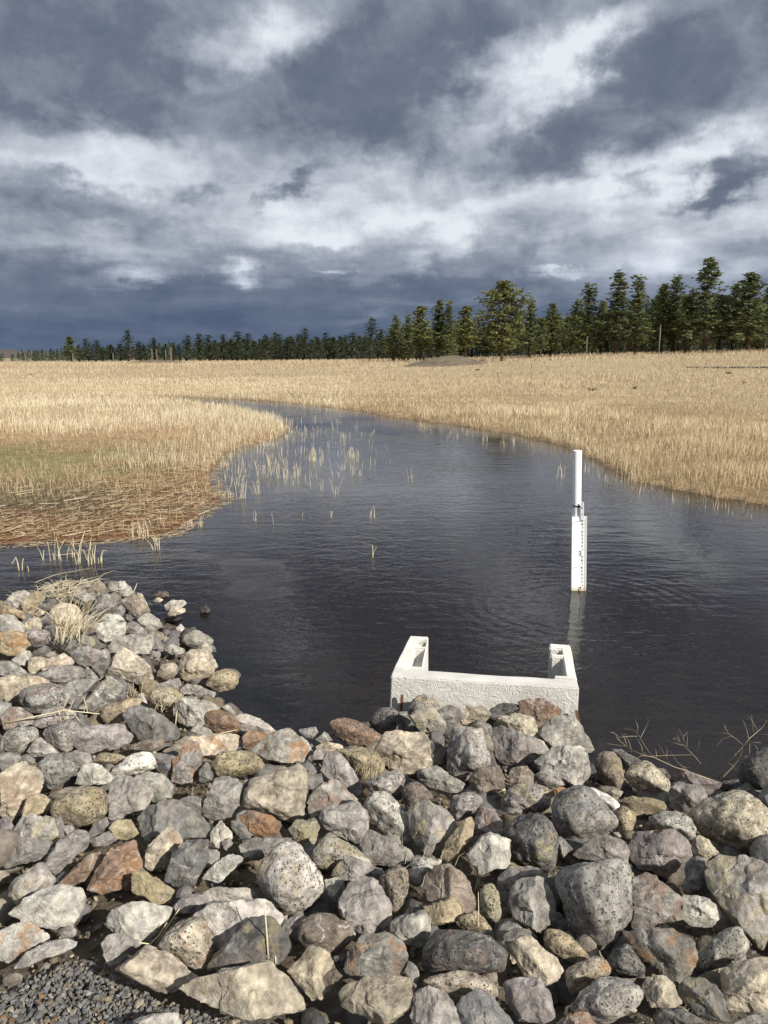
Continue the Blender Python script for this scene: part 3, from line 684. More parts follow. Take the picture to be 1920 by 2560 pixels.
D|a|L||63,772 130,698 230,638 340,603 483,615 508,682 493,743 430,833 370,853 290,853 178,822 98,792|broad pale flat stone@above the gravel at the left
D|a|L||1188,562 1290,458 1380,403 1453,440 1403,493 1338,492 1310,543 1288,592|
D|a|L||1198,642 1300,608 1480,618 1543,690 1300,693 1198,682|
D|a|L|s|-2,882 90,828 170,818 270,858 313,902 220,943 120,1013 50,1063 -2,1033|pale stone with orange end@at the left edge beside the gravel
D|a|L||20,1132 148,1000 280,938 400,918 485,940 430,973 328,978 250,1003 140,1053 60,1123|
D|a|L||583,852 640,768 760,708 880,698 1003,740 993,792 900,903 820,943 778,892 638,892|smooth pale grey dome@above the gravel
D|a|G||598,942 650,893 770,888 833,950 760,1013 700,1063 648,1083 618,1012|
D|v|T|s|933,962 990,878 1080,798 1203,790 1233,872 1268,963 1252,1033 1190,1103 1130,1083 1028,1012|orange-blotched pitted stone@right of the smooth pale dome
D|a|P||1028,722 1110,648 1203,660 1253,690 1180,763 1048,763|
D|a|L||1148,782 1250,698 1400,688 1570,683 1663,740 1693,832 1600,803 1500,793 1420,843 1380,913 1300,983 1258,932 1228,832|wide pale cream boulder@behind the dark green-grey boulder
D|a|D|y|1238,1062 1330,988 1420,838 1510,783 1600,798 1693,902 1713,982 1640,1063 1500,1043 1400,1053 1300,1113 1248,1102|dark green-grey boulder@behind the large flat bottom slab
D|a|T||688,1102 800,1008 880,958 1000,1008 1168,1140 1080,1183 980,1243 898,1192 808,1092|tan triangular flat stone@at the gravel edge
D|a|T||1008,1232 1060,1178 1250,1128 1400,1098 1600,1048 1703,1152 1783,1272 1783,1333 1600,1333 1440,1393 1318,1282 1148,1262|large flat speckled slab@at the bottom beside the gravel
D|a|L||798,1402 900,1358 1060,1358 1133,1392 1060,1483 818,1483|
D|r|B||18,1152 60,1123 130,1128 123,1178 70,1203 22,1192|small brown cobble@lying on the gravel at the left
D|r|G||348,882 400,838 453,860 442,903 370,913|
D|a|L||1248,292 1310,218 1373,290 1373,323 1290,383 1248,342|
D|a|P||1308,342 1360,318 1383,352 1340,403|
E|r|B|w|346,852 380,788 480,768 603,800 693,892 672,933 590,983 540,1013 468,962 358,962|brown white-veined cobble@above the tan stone with a dark chip
E|a|G||248,852 290,788 393,780 350,853 350,943 300,973 263,932|
E|a|T|r|286,1112 400,998 420,968 503,990 553,1062 470,1133 503,1203 492,1283 420,1273 338,1172|
E|a|B||478,1112 550,1058 603,1140 592,1233 500,1268 500,1183|
E|a|G|s|616,1112 640,998 720,903 860,883 963,940 988,1022 952,1123 850,1133 760,1143 678,1168|blue-grey rust-topped boulder@in the bottom middle
E|a|T||573,1262 620,1188 740,1148 870,1128 993,1150 1018,1232 982,1343 860,1423 780,1413 708,1352 598,1322|rough cream-tan boulder@in the bottom middle below the rust-topped boulder
E|v|D|r|1076,1022 1110,928 1170,858 1300,848 1453,890 1573,982 1593,1053 1550,1123 1450,1133 1340,1103 1200,1133 1108,1102|big dark pitted oval boulder@with a reddish patch at the lower middle
E|v|T||1088,1172 1150,1128 1330,1108 1463,1140 1533,1232 1500,1283 1400,1213 1278,1263 1158,1202|
E|a|G||998,1382 1030,1238 1100,1198 1193,1220 1283,1332 1303,1422 1280,1503 1048,1503|
E|a|G|b|1278,1342 1310,1268 1400,1198 1503,1270 1603,1402 1623,1483 1298,1493|blue-grey pyramid@at the bottom edge below the big dark oval boulder
E|a|G||958,1132 1000,1048 1043,1080 1063,1122 1040,1203 1008,1162|
E|a|D||548,1022 620,1008 633,1072 600,1103|
F|a|T||126,962 170,928 240,893 303,950 400,1028 443,1102 402,1163 340,1193 228,1152 178,1062|
F|a|G||88,892 160,853 240,863 293,910 230,893 150,933 98,932|
F|v|O||328,932 360,858 440,868 543,950 613,1052 570,1073 500,1063 398,1022|
F|v|T|s|458,1102 520,1068 620,1018 693,1040 723,1122 640,1163 580,1193 500,1243 468,1182|
F|v|D||706,1062 770,958 830,948 893,1020 938,1102 890,1153 778,1142 718,1112|dark knobbly stone@below the largest grey pitted boulder
F|a|G|s|838,922 860,878 1000,863 1110,858 1223,930 1238,1062 1180,1133 1110,1193 1058,1152 948,1062 878,1002|grey boulder with ochre end@in the lower right
F|v|L||1216,1092 1270,978 1370,878 1490,848 1553,960 1512,1033 1380,1073 1268,1118|
F|a|T||1388,1112 1450,1068 1640,1028 1723,1040 1723,1343 1600,1353 1438,1353 1398,1292|big squared tan-grey block@in the bottom right corner
F|a|D|y|1108,1232 1180,1148 1250,1148 1353,1190 1398,1262 1423,1403 1300,1403 1208,1332|
F|a|T||903,1192 940,1143 1040,1138 1113,1190 1163,1313 1060,1333 968,1322|
F|a|D||988,1372 1040,1328 1140,1328 1253,1390 1283,1425 998,1443|
F|v|L|r|478,1342 560,1238 650,1158 760,1138 870,1168 923,1262 902,1323 820,1363 700,1433 558,1382|large pinkish pale boulder@at the bottom below the dark knobbly stone
F|a|R|s|398,1422 520,1348 600,1358 643,1422 620,1483 418,1483|
F|r|P|p|98,1182 140,1158 300,1148 373,1260 388,1383 300,1425 188,1413 108,1302|mauve squared block@at the bottom edge
F|a|G||1448,1425 1560,1368 1703,1338 1723,1453 1478,1463|
F|a|D||1598,452 1663,438 1663,503|
F|a|G||738,290 770,283 803,330 760,343|
'''
# ================================================================= the riprap
def ico(sub):
    bm = bmesh.new(); bmesh.ops.create_icosphere(bm, subdivisions=sub, radius=1)
    v = np.array([x.co[:] for x in bm.verts]); f = np.array([[q.index for q in p.verts] for p in bm.faces]); bm.free(); return v, f
ICO = {s: ico(s) for s in (2, 3, 4, 5)}
def hull2(p):
    p = sorted(map(tuple, p))
    def half(pts):
        h = []
        for q in pts:
            while len(h) > 1 and (h[-1][0] - h[-2][0]) * (q[1] - h[-2][1]) - (h[-1][1] - h[-2][1]) * (q[0] - h[-2][0]) <= 0: h.pop()
            h.append(q)
        return h
    a, b2 = half(p), half(p[::-1]); return np.array(a[:-1] + b2[:-1])
def rock_shape(poly, kind, r, sub, dscale=1.0):
    """poly: outline in metres (right, up) about its centroid -> vertices (right, up, towards viewer), faces"""
    h = hull2(poly); area = .5 * abs(np.sum(h[:, 0] * np.roll(h[:, 1], -1) - h[:, 1] * np.roll(h[:, 0], -1))); sz = sqrt(area)
    dep = .5 * sz * r.uniform(.78, 1.05) * dscale
    ns, ds = [], []
    def plane(nv, d): nv = np.asarray(nv, float); L = np.linalg.norm(nv); ns.append(nv / L); ds.append(max(d, .12 * sz))
    for i in range(len(h)):
        a, b2 = h[i], h[(i + 1) % len(h)]; e = b2 - a; L = np.hypot(*e)
        if L < .03 * sz: continue
        nn = np.array([e[1], -e[0]]) / L; d = nn @ a
        if kind == 'a':
            tf, tb = r.uniform(-.02, .28), r.uniform(-.6, -.12)
            if r.uniform() < .34: tf = r.uniform(.65, 1.05)
        else: tf, tb = r.uniform(.35, .8), r.uniform(-.7, -.2)
        for t in (tf, tb): plane((nn[0] * cos(t), nn[1] * cos(t), sin(t)), d * cos(t))
    if kind == 'a':
        k_ = r.choice([1, 2, 2, 3]); ph = r.uniform(0, 2 * pi)
        if k_ == 1:
            plane((r.uniform(-.4, .4), r.uniform(-.1, .5), 1), dep * r.uniform(.5, .65)); plane((cos(ph) * 1.1, sin(ph) * 1.1, 1), dep * .8)
        elif k_ == 2:
            for sg, tl in ((1, r.uniform(.35, .8)), (-1, r.uniform(.35, .9))): plane((sg * cos(ph) * tl, sg * sin(ph) * tl, 1), dep * r.uniform(.6, .75))
        else:
            for j in range(3): tl = r.uniform(.5, .95); plane((cos(ph + 2.1 * j) * tl, sin(ph + 2.1 * j) * tl, 1), dep * r.uniform(.6, .78))
        p = 60
    elif kind == 'p':
        plane((r.uniform(-.15, .15), .12, 1), dep * .55); p = 36
    else:
        plane((r.uniform(-.3, .3), r.uniform(0, .5), 1), dep * .95); p = 7 if kind == 'r' else 9
    plane((0, 0, -1), dep * .8)
    V, Fc = ICO[sub]; ext = np.array([np.ptp(h[:, 0]) / 2, np.ptp(h[:, 1]) / 2, dep]); s = V * ext
    ns, ds = np.array(ns), np.array(ds)
    q = np.maximum(s @ ns.T / ds, 0); t = (np.maximum((q ** p).sum(1), 1e-30)) ** (-1.0 / p)
    t *= {60: 1.10, 36: 1.09}.get(p, 1.23 if p == 7 else 1.18)
    pts = s * t[:, None]
    L = np.linalg.norm(pts, axis=1, keepdims=True); dr = pts / L; u = pts / sz + r.uniform(0, 90)
    if kind in 'ap':
        disp = .016 * vnoise(u * 2.3) + .022 * vnoise(u * 5.3) + .016 * vnoise(u * 12) - .026 * np.abs(vnoise(u * 6.7 + 5)) + (.008 * vnoise(u * 25) if sub > 4 else 0)
        # conchoidal chips along the facets: quantised steps
        w = vnoise(u * 3.1 + 17); disp = disp - .045 * sstep(w, .26, .31) - .03 * sstep(vnoise(u * 2.1 + 47), .2, .24)
    else:
        disp = .060 * vnoise(u * 2.0) + .040 * vnoise(u * 4.6) + .024 * vnoise(u * 10.5) - .03 * np.abs(vnoise(u * 3.3 + 9)) + (.012 * vnoise(u * 23) if sub > 4 else 0)
    return pts + dr * disp[:, None] * sz * .95, Fc, sz

PAL = {'G': (.232, .222, .205), 'L': (.335, .322, .292), 'B': (.200, .172, .142), 'T': (.355, .315, .250), 'D': (.125, .121, .116), 'P': (.238, .222, .214), 'O': (.285, .240, .165), 'W': (.66, .64, .59), 'R': (.215, .155, .118)}
CNAME = {'G': 'grey', 'L': 'pale grey', 'B': 'brown', 'T': 'tan', 'D': 'dark grey', 'P': 'mauve grey', 'O': 'ochre', 'W': 'white', 'R': 'rusty'}
STAIN = {'s': ((.37, .20, .085), .70), 'y': ((.42, .365, .20), .55), 'r': ((.26, .155, .11), .55), 'b': ((.200, .212, .222), .6), 't': ((.42, .34, .25), .8)}
CROP = {'A': (0, 1400), 'B': (600, 1700), 'C': (1220, 1700), 'D': (0, 1960), 'E': (600, 1960), 'F': (1220, 1960)}
SC = 700 / 1659
rocks = []
for line in ROCKS.strip().split('\n'):
    cr, kd, colr, fl, pts, ref = line.split('|')
    q = np.array([[float(t) for t in w.split(',')] for w in pts.split()]) * SC + np.array(CROP[cr])
    rocks.append(dict(kind=kd, col=colr, fl=fl, poly=q, ref=ref))

def place_rock(R_, i, group='riprap stones along the bank'):
    r = np.random.default_rng(1000 + i); q = R_['poly']; hp = hull2(q)
    c = (q.min(0) + q.max(0)) / 2 * .4 + hp.mean(0) * .6; w = np.ptp(q[:, 0]); hh = np.ptp(q[:, 1]); szpx = sqrt(w * hh)
    g = ground_pt(c[0], c[1] + hh * .12, .08); d = ray(*c)
    dist = (np.linalg.norm(g - CAM)) ; dist -= .28 * szpx / F * dist
    if 'm' in R_['fl'] or R_.get('inwater'):
        z0 = on_plane(c[0], q[:, 1].max() - .15 * hh, 0.0); dist = np.linalg.norm(z0 - CAM)
    ctr = CAM + d * dist
    right = np.array([1.0, 0, 0]); right -= d * (right @ d); right /= np.linalg.norm(right); up = np.cross(right, d)
    # outline -> metres in the plane through the centre, facing the eye
    loc = []
    for p in q:
        e = ray(*p); e = e * (dist / (e @ d)); loc.append(((e - d * dist) @ right, (e - d * dist) @ up))
    loc = np.array(loc); kind = 'p' if 'p' in R_['fl'] else ({'r': 'r', 'v': 'v'}.get(R_['kind'], 'a'))
    sub = 5 if szpx > 62 else 4
    v, f, sz = rock_shape(loc, kind, r, sub)
    if up[2] < 0: up = -up
    wv = v[:, :1] * right + v[:, 1:2] * up + v[:, 2:3] * (-d)
    me = new_mesh('rock', wv, f, True, M_PIT if R_['kind'] == 'v' else M_ROCK)
    if kind in 'ap': me.set_sharp_from_angle(angle=radians(24))
    o = obj('rock', me, None, ctr)
    b0 = np.array(PAL[R_['col']]) * 1.20 * r.uniform(.82, 1.16) * (1 + r.normal(0, .011, 3)); o.color = (*b0, 1)
    sc, sa = (0, 0, 0), 0.0
    for k_ in R_['fl']:
        if k_ in STAIN: sc, sa = STAIN[k_]
    o['stain'] = float(sa); o['stain_color'] = [float(x) for x in sc]; o['vein'] = 1.0 if 'w' in R_['fl'] else float(r.choice([0, 0, .25, .4])); o['wet'] = 1.0 if 'm' in R_['fl'] else 0.0
    o['category'] = 'rock'; o['group'] = group
    R_['o'] = o; R_['c'] = c; R_['w'] = w; R_['h'] = hh; R_['sz'] = szpx; R_['ctr'] = ctr
    return o
for i, R_ in enumerate(rocks): place_rock(R_, i)

# every stone gets words of its own: what it looks like and which landmark stone it lies against
marks = []
for R_ in rocks:
    if R_['ref']:
        ref, own = (R_['ref'].split('@') + [''])[:2]; R_['short'] = ref.strip(); R_['o']['label'] = (ref.strip() + ' ' + own.strip()).strip(); marks.append(R_)
used = {R_['o']['label'] for R_ in marks}
def rel(R_, M):
    dx, dy = R_['c'] - M['c']
    if abs(dy) > .9 * abs(dx): return 'behind' if dy < 0 else 'in front of'
    return 'left of' if dx < 0 else 'right of'
SHAPE = {'a': 'angular', 'r': 'rounded', 'v': 'pitted'}
def describe(R_):
    szw = 'small ' if R_['sz'] < 38 else ('large ' if R_['sz'] > 95 else '')
    ar = R_['w'] / max(R_['h'], 1); shp = 'flat' if (ar > 1.9 and R_['kind'] == 'a') else ('upright' if ar < .68 else SHAPE[R_['kind']])
    ex = {'s': 'orange-stained ', 'y': 'yellowish ', 'm': 'wet '}
    e = ''.join(ex[k_] for k_ in R_['fl'] if k_ in ex)
    return szw, e + CNAME[R_['col']] + ' ' + shp + ' stone'
def label_rock(R_):
    szw, dsc = describe(R_)
    near = sorted(marks, key=lambda M: np.hypot(*((R_['c'] - M['c']))) - .3 * M['sz'])[:6]
    cand = [f"{szw}{dsc} {rel(R_, near[0])} the {near[0]['short']}", f"{szw}{dsc} {rel(R_, near[1])} the {near[1]['short']}"]
    for a in range(5):
        for b2 in range(a + 1, 6): cand.append(f"{dsc} {rel(R_, near[a])} the {near[a]['short']} and {rel(R_, near[b2])} the {near[b2]['short']}")
    for c_ in cand:
        if c_ not in used and len(c_.replace('-', ' ').split()) <= 15: return c_
    for M in near[2:]:
        c_ = f"{szw}{dsc} a little way {rel(R_, M)} the {M['short']}"
        if c_ not in used: return c_
    return cand[0] + ' too'
for R_ in rocks:
    if not R_['ref']:
        R_['o']['label'] = label_rock(R_); used.add(R_['o']['label'])

# smaller stones wedged in the gaps underneath and to either side of the view: too many to tell apart, one mesh
fv, ff, fc_ = [], [], []; off = 0; r = np.random.default_rng(5)
tries = 0; cnt = 0
while cnt < 950 and tries < 20000:
    tries += 1
    x, y = r.uniform(-4.2, 3.6), r.uniform(.9, 6.6)
    zb, db = bank_z(np.array([x]), np.array([y])); db = db[0]
    if db < -.45: continue
    s_ = r.uniform(.024, .062) * (1.35 if db < .2 else 1)
    inview = abs(x) < .60 * y + .22
    if not inview: continue
    if y < 1.6: s_ *= .8
    gpx = x / max(y, .1)
    if gpx < -.18 and y < 1.9 and inview: continue       # the gravelled strip
    V, Fc = ICO[3]; an = r.uniform(.6, 1.2, 3)
    u = V + r.uniform(0, 80); t = 1 + .36 * vnoise(u * 1.3) + .16 * vnoise(u * 2.9) + .07 * vnoise(u * 6)
    pv = V * t[:, None] * an * s_; th = r.uniform(0, 6.28); cs, sn_ = cos(th), sin(th); pv = np.stack([pv[:, 0] * cs - pv[:, 1] * sn_, pv[:, 0] * sn_ + pv[:, 1] * cs, pv[:, 2]], 1)
    zt = terrain_z(x, y)[0][0]
    fv.append(pv + np.array([x, y, zt + s_ * .30 + (.10 if (not inview) else .01)])); ff.append(Fc + off); off += len(V); cnt += 1
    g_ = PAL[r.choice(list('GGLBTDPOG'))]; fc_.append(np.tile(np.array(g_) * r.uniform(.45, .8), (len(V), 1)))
# the riprap goes on to either side of the view
ro = np.random.default_rng(9); pos = []
for t_ in range(6000):
    x, y = ro.uniform(-4.4, 4.0), ro.uniform(1.25, 6.8); db = bank_z(np.array([x]), np.array([y]))[1][0]
    if db < -.05 or abs(x) < .53 * y + .10 or (x < -.2 and y < 1.9 and x > -1.6): continue
    s_ = ro.uniform(.055, .115)
    if any((x - p[0]) ** 2 + (y - p[1]) ** 2 < (.78 * (s_ + p[2])) ** 2 for p in pos): continue
    pos.append((x, y, s_))
for (x, y, s_) in pos:
    an = np.sort(ro.uniform(0, 2 * pi, 7)); pl_ = np.stack([np.cos(an) * s_ * ro.uniform(.8, 1.25), np.sin(an) * s_ * ro.uniform(.7, 1.1)], 1)
    an2 = np.linspace(0, 2 * pi, 7, endpoint=False) + ro.uniform(-.25, .25, 7); pl_ = np.stack([np.cos(an2) * s_ * 1.15, np.sin(an2) * s_ * ro.uniform(.75, 1)], 1)
    v, f, q_ = rock_shape(pl_, ro.choice(list('aaar')), ro, 3); v = v @ np.array(Matrix.Rotation(ro.normal(0, .5), 3, 'X') @ Matrix.Rotation(ro.normal(0, .4), 3, 'Y'))
    fv.append(v + np.array([x, y, terrain_z(x, y)[0][0] + .10 + s_ * .12])); ff.append(f + off); off += len(v); fc_.append(np.tile(np.array(PAL[ro.choice(list('GGLBTDPOGL'))]) * ro.uniform(.8, 1.15), (len(v), 1)))
mfill, n, b, out = mat('rubble stones'); ac = n.n('ShaderNodeAttribute', attribute_name='tone').outputs['Color']; co = n.n('ShaderNodeTexCoord').outputs['Object']
g1 = n.noise(co, 45.0, 6, .65); n.put(b.inputs['Base Color'], n.mix(n.mapr(g1, .3, .7), n.mix(1.0, ac, (.6, .6, .6, 1), 'MULTIPLY'), n.mix(1.0, ac, (1.25, 1.22, 1.2, 1), 'MULTIPLY'))); bump(n, b, g1, .8, .01)
me = new_mesh('rubble', np.concatenate(fv), np.concatenate(ff), True, mfill); t_ = np.concatenate(fc_); attr(me, 'tone', np.concatenate([t_, np.ones((len(t_), 1))], 1), 'FLOAT_COLOR')
prop(obj('rubble', me), kind='stuff')

# crushed gravel and grit
def chips(name, n_, sampler, size, tones, seed, lift=.004):
    r = np.random.default_rng(seed); bm = bmesh.new(); bmesh.ops.create_icosphere(bm, subdivisions=1, radius=1)
    V = np.array([x.co[:] for x in bm.verts]); Fc = np.array([[q.index for q in p.verts] for p in bm.faces]); bm.free()
    P_ = sampler(r, n_); n_ = len(P_); z = terrain_z(P_[:, 0], P_[:, 1])[0]
    sz = r.lognormal(math.log(size), .34, n_); an = np.stack([r.uniform(.8, 1.35, n_), r.uniform(.6, 1.0, n_), r.uniform(.35, .75, n_)], 1)
    jit = 1 + r.uniform(-.32, .32, (n_, len(V), 3)); pts = V[None] * jit * an[:, None, :]
    ax = r.normal(size=(n_, 3)) * np.array([.35, .35, 1]); th = r.uniform(0, 6.28, n_)
    c, s = np.cos(th)[:, None], np.sin(th)[:, None]; x, y, zz = pts[..., 0], pts[..., 1], pts[..., 2]
    x, y = x * c - y * s, x * s + y * c
    t2 = r.normal(0, .45, n_)[:, None]; x, zz = x * np.cos(t2) - zz * np.sin(t2), x * np.sin(t2) + zz * np.cos(t2)
    pts = np.stack([x, y, zz], 2) * sz[:, None, None] + np.stack([P_[:, 0], P_[:, 1], z + lift + (P_[:, 2] if P_.shape[1] > 2 else 0) + sz * .2], 1)[:, None, :]
    f = (Fc[None] + (np.arange(n_) * len(V))[:, None, None]).reshape(-1, 3)
    me = new_mesh(name, pts.reshape(-1, 3), f, False, mfill); tn = np.array(tones)[r.integers(0, len(tones), n_)] * r.uniform(.65, 1.25, (n_, 1)); tn = np.repeat(tn, len(V), 0)
    attr(me, 'tone', np.concatenate([tn, np.ones((len(tn), 1))], 1), 'FLOAT_COLOR'); return prop(obj(name, me), kind='stuff')
GRAV = np.array([(-160, 2480), (30, 2455), (110, 2405), (150, 2376), (205, 2372), (262, 2390), (280, 2425), (300, 2428), (350, 2440), (380, 2478), (420, 2490), (560, 2520), (640, 2565), (800, 2560), (900, 2590), (900, 2760), (-160, 2760)], float)
def s_grav(r, n_):
    q = []
    while len(q) < n_:
        px = np.stack([r.uniform(-160, 900, 4000), r.uniform(2370, 2760, 4000)], 1) if len(q) < 13000 else np.stack([r.uniform(-1100, 1900, 4000), r.uniform(2480, 3500, 4000)], 1); px = px[(sdist(px[:, 0], px[:, 1], GRAV) > r.normal(-4, 9, 4000)) | (px[:, 1] > 2600)]
        for p in px:
            g = on_plane(p[0], p[1], .37 + .025); q.append((g[0], g[1], r.uniform(.02, .055)))
            if len(q) >= n_: break
    return np.array(q)
chips('gravel', 19000, s_grav, .0054, [(.150, .148, .143)] * 7 + [(.20, .185, .155), (.175, .16, .135), (.23, .225, .21), (.19, .19, .185), (.20, .13, .07), (.30, .26, .19)], 11, .0)
def s_grit(r, n_):
    q = np.stack([r.uniform(-3.0, 2.2, n_ * 3), r.uniform(1.2, 4.8, n_ * 3)], 1); _, d = bank_z(q[:, 0], q[:, 1]); q = q[(d > .05) & (np.abs(q[:, 0]) < .56 * q[:, 1] + .1)][:n_]
    return np.concatenate([q, r.uniform(0, .02, (len(q), 1))], 1)
chips('grit', 9000, s_grit, .0062, [(.26, .21, .13), (.32, .27, .19), (.14, .13, .115), (.19, .155, .10), (.40, .35, .25)], 12)
# ================================================================= concrete outlet box, rusty stakes, staff gauge
mC, n, b, out = mat('cast concrete'); co = n.n('ShaderNodeTexCoord').outputs['Object']
geo = n.n('ShaderNodeNewGeometry'); nz_ = n.n('ShaderNodeSeparateXYZ', i_0=n.n('ShaderNodeTexCoord').outputs['Normal']).outputs
c1 = n.noise(co, 7.0, 7, .62, .5); c2 = n.noise(co, 60.0, 5, .6); c3 = n.noise(n.vmath('MULTIPLY', co, (1, 1, .35)), 22.0, 6, .65, 1.3)
c = n.mix(n.mapr(c1, .3, .7), (.51, .495, .455, 1), (.66, .645, .60, 1)); c = n.mix(n.mapr(c2, .62, .76, 0, .45), c, (.40, .385, .35, 1))
c = n.mix(n.mapr(n.noise(co, 12.0, 4, .6, .8), .60, .70, 0, .35), c, (.50, .49, .44, 1))
zz = n.n('ShaderNodeSeparateXYZ', i_0=co).outputs[2]
c = n.mix(n.math('MULTIPLY', n.mapr(n.math('ADD', zz, n.math('MULTIPLY', c3, .12)), .16, .02), .5), c, (.36, .34, .28, 1))
c = n.mix(n.mapr(n.noise(n.vmath('MULTIPLY', co, (1, 1, .25)), 16.0, 5, .65), .56, .75, 0, .4), c, (.47, .45, .39, 1))
n.put(b.inputs['Base Color'], c)
front = n.mapr(nz_[1], -.3, -.75)       # the trowelled face is rough, the cast tops are smooth
sc_ = n.noise(n.vmath('ADD', co, n.vmath('SCALE', n.noise(co, 9.0, 3, .5, out=1), scale=.16)), 17.0, 8, .62, 2.2)
h = n.math('ADD', n.math('MULTIPLY', sc_, n.math('ADD', n.math('MULTIPLY', front, 1.0), .08)), n.math('MULTIPLY', c2, .10))
bump(n, b, h, .48, .03)
TH = radians(-10.0); ZT = .205
pLf, pRf = on_plane(976, 1690, ZT), on_plane(1447, 1721, ZT)
LB = np.linalg.norm((pRf - pLf)[:2]); TH = atan2(pRf[1] - pLf[1], pRf[0] - pLf[0])
box = empty('concrete_outlet_box', (pLf[0], pLf[1], 0), TH)
prop(box, 'low white concrete outlet box with rough face and two slotted side walls', 'concrete box')
DW, DS, SLOPE = .105, .40, .30           # thickness of the front wall, reach of the side walls, their rise
def solid(us, vs, hgt, name, zb=-.45, lean=None):
    """plan grid of cells, each with a top height (None = open) -> one closed mesh"""
    mb = MB(); nu, nv = len(us) - 1, len(vs) - 1
    def T(u, v, z):
        zz = z + (max(0, v - DW) * SLOPE if z > 0 else 0)
        uu = u + (lean(u, zz, v) if lean else 0); return (uu, v, zz)
    H = lambda i, j: hgt[j][i] if 0 <= i < nu and 0 <= j < nv and hgt[j][i] is not None else zb
    for j in range(nv):
        for i in range(nu):
            z = hgt[j][i]
            if z is None: continue
            u0, u1, v0, v1 = us[i], us[i + 1], vs[j], vs[j + 1]
            mb.add([T(u0, v0, z), T(u1, v0, z), T(u1, v1, z), T(u0, v1, z)], [(0, 1, 2, 3)])
            for (di, dj, a, c_) in ((-1, 0, (u0, v1), (u0, v0)), (1, 0, (u1, v0), (u1, v1)), (0, -1, (u0, v0), (u1, v0)), (0, 1, (u1, v1), (u0, v1))):
                zn = H(i + di, j + dj)
                if zn < z - 1e-6: mb.add([T(*a, zn), T(*c_, zn), T(*c_, z), T(*a, z)], [(0, 1, 2, 3)])
    bm = bmesh.new(); me = mb.mesh(name, mC); bm.from_mesh(me); bmesh.ops.remove_doubles(bm, verts=bm.verts, dist=1e-5); bmesh.ops.recalc_face_normals(bm, faces=bm.faces)
    bmesh.ops.bevel(bm, geom=[e for e in bm.edges if len(e.link_faces) == 2 and e.calc_face_angle(0) > .5], offset=.006, segments=2, affect='EDGES', clamp_overlap=True)
    bmesh.ops.triangulate(bm, faces=[f for f in bm.faces if len(f.verts) > 4])
    for it in range(3):
        es = [e for e in bm.edges if e.calc_length() > .045]
        if es: bmesh.ops.subdivide_edges(bm, edges=es, cuts=1, use_grid_fill=True)
    for v in bm.verts:
        p = np.array([v.co[:]]); nn = v.normal; fr_ = 1.0 if nn.y < -.5 else .3
        v.co += nn * float(fr_ * (.006 * vnoise(p * 9)[0] + .004 * vnoise(p * 24)[0] + .003 * vnoise(p * 55)[0]))
    bmesh.ops.triangulate(bm, faces=bm.faces[:])
    bm.to_mesh(me); bm.free()
    for p in me.polygons: p.use_smooth = True
    me.set_sharp_from_angle(angle=radians(38)) if hasattr(me, 'set_sharp_from_angle') else None
    return me
WL, WR = .165, .118
obj('front_wall', solid([0, LB], [0, DW], [[ZT]], 'front_wall', lean=lambda u, z, v: 0), box)
low = .03
v_ = [DW + .0015, .135, .285, .310, .355, .40]
left_h = [[ZT, ZT, ZT], [ZT, ZT - .075, ZT], [ZT, ZT, ZT], [ZT, ZT - .025, ZT], [ZT, ZT, ZT]]
obj('side_wall', solid([.0, .080, .150, WL], v_, left_h, 'side_wall', lean=lambda u, z, v: (.19 * max(0, v - DW) * (1 - u / WL) if True else 0)), box)
right_h = [[ZT, ZT], [None, ZT], [ZT, ZT], [None, ZT], [ZT, ZT]]
obj('side_wall', solid([LB - WR, LB - .055, LB], v_, right_h, 'side_wall', lean=lambda u, z, v: -.06 * max(0, v - DW)), box)

M_RUST = plain('rusted steel', (.16, .075, .035), .8, 40, .4, .6, .004)
M_RUST2 = plain('rusted steel bright', (.15, .085, .045), .8, 40, .4, .6, .004)
for (px, py0, py1, lab, mt, ww) in ((1009, 1737, 1778, 'thin rusty steel stake standing at the left foot of the concrete box', M_RUST, .008), (1442, 1777, 1800, 'rusty bent steel strap at the right foot of the concrete box', M_RUST2, .008)):
    base = pLf + (pRf - pLf) * ((px - 976) / 471.0); front_n = np.array([sin(TH), -cos(TH), 0]); p = base + front_n * .035
    dd = np.hypot(*p[:2]); zt = CAM[2] + ray(px, py0)[2] / np.hypot(*ray(px, py0)[:2]) * dd
    mb = MB(); mb.box((-ww, -.004, -.35), (ww, .004, 0)); mb.box((-ww * .8, .0042, -.30), (ww * .5, .010, -.02))
    o = obj('steel_stake', mb.mesh('steel_stake', mt), None, (p[0], p[1], zt)); o.rotation_euler = (0, .06 if px < 1200 else -.25, TH); prop(o, lab, 'stake')

# ---- staff gauge
def weathered(name, c, rough):
    m, n, b, out = mat(name); co = n.n('ShaderNodeTexCoord').outputs['Object']; z = n.n('ShaderNodeSeparateXYZ', i_0=co).outputs[2]
    f = n.noise(co, 14.0, 6, .65, .4); f2 = n.noise(n.vmath('MULTIPLY', co, (4, 4, .5)), 9.0, 5, .6)
    q = n.mix(n.mapr(f2, .55, .75, 0, .22), (*c, 1), (.50, .48, .42, 1)); q = n.mix(n.mapr(f, .66, .74, 0, .35), q, (.42, .40, .35, 1))
    q = n.mix(n.mapr(n.math('ADD', z, n.math('MULTIPLY', f, .05)), .075, .025), q, (.50, .44, .28, 1))
    n.put(b.inputs['Base Color'], q); b.inputs['Roughness'].default_value = rough; b.inputs['Specular IOR Level'].default_value = .5; return m
M_PVC = weathered('white pipe', (.80, .80, .79), .35); M_PLATE = weathered('white enamel', (.83, .83, .81), .3)
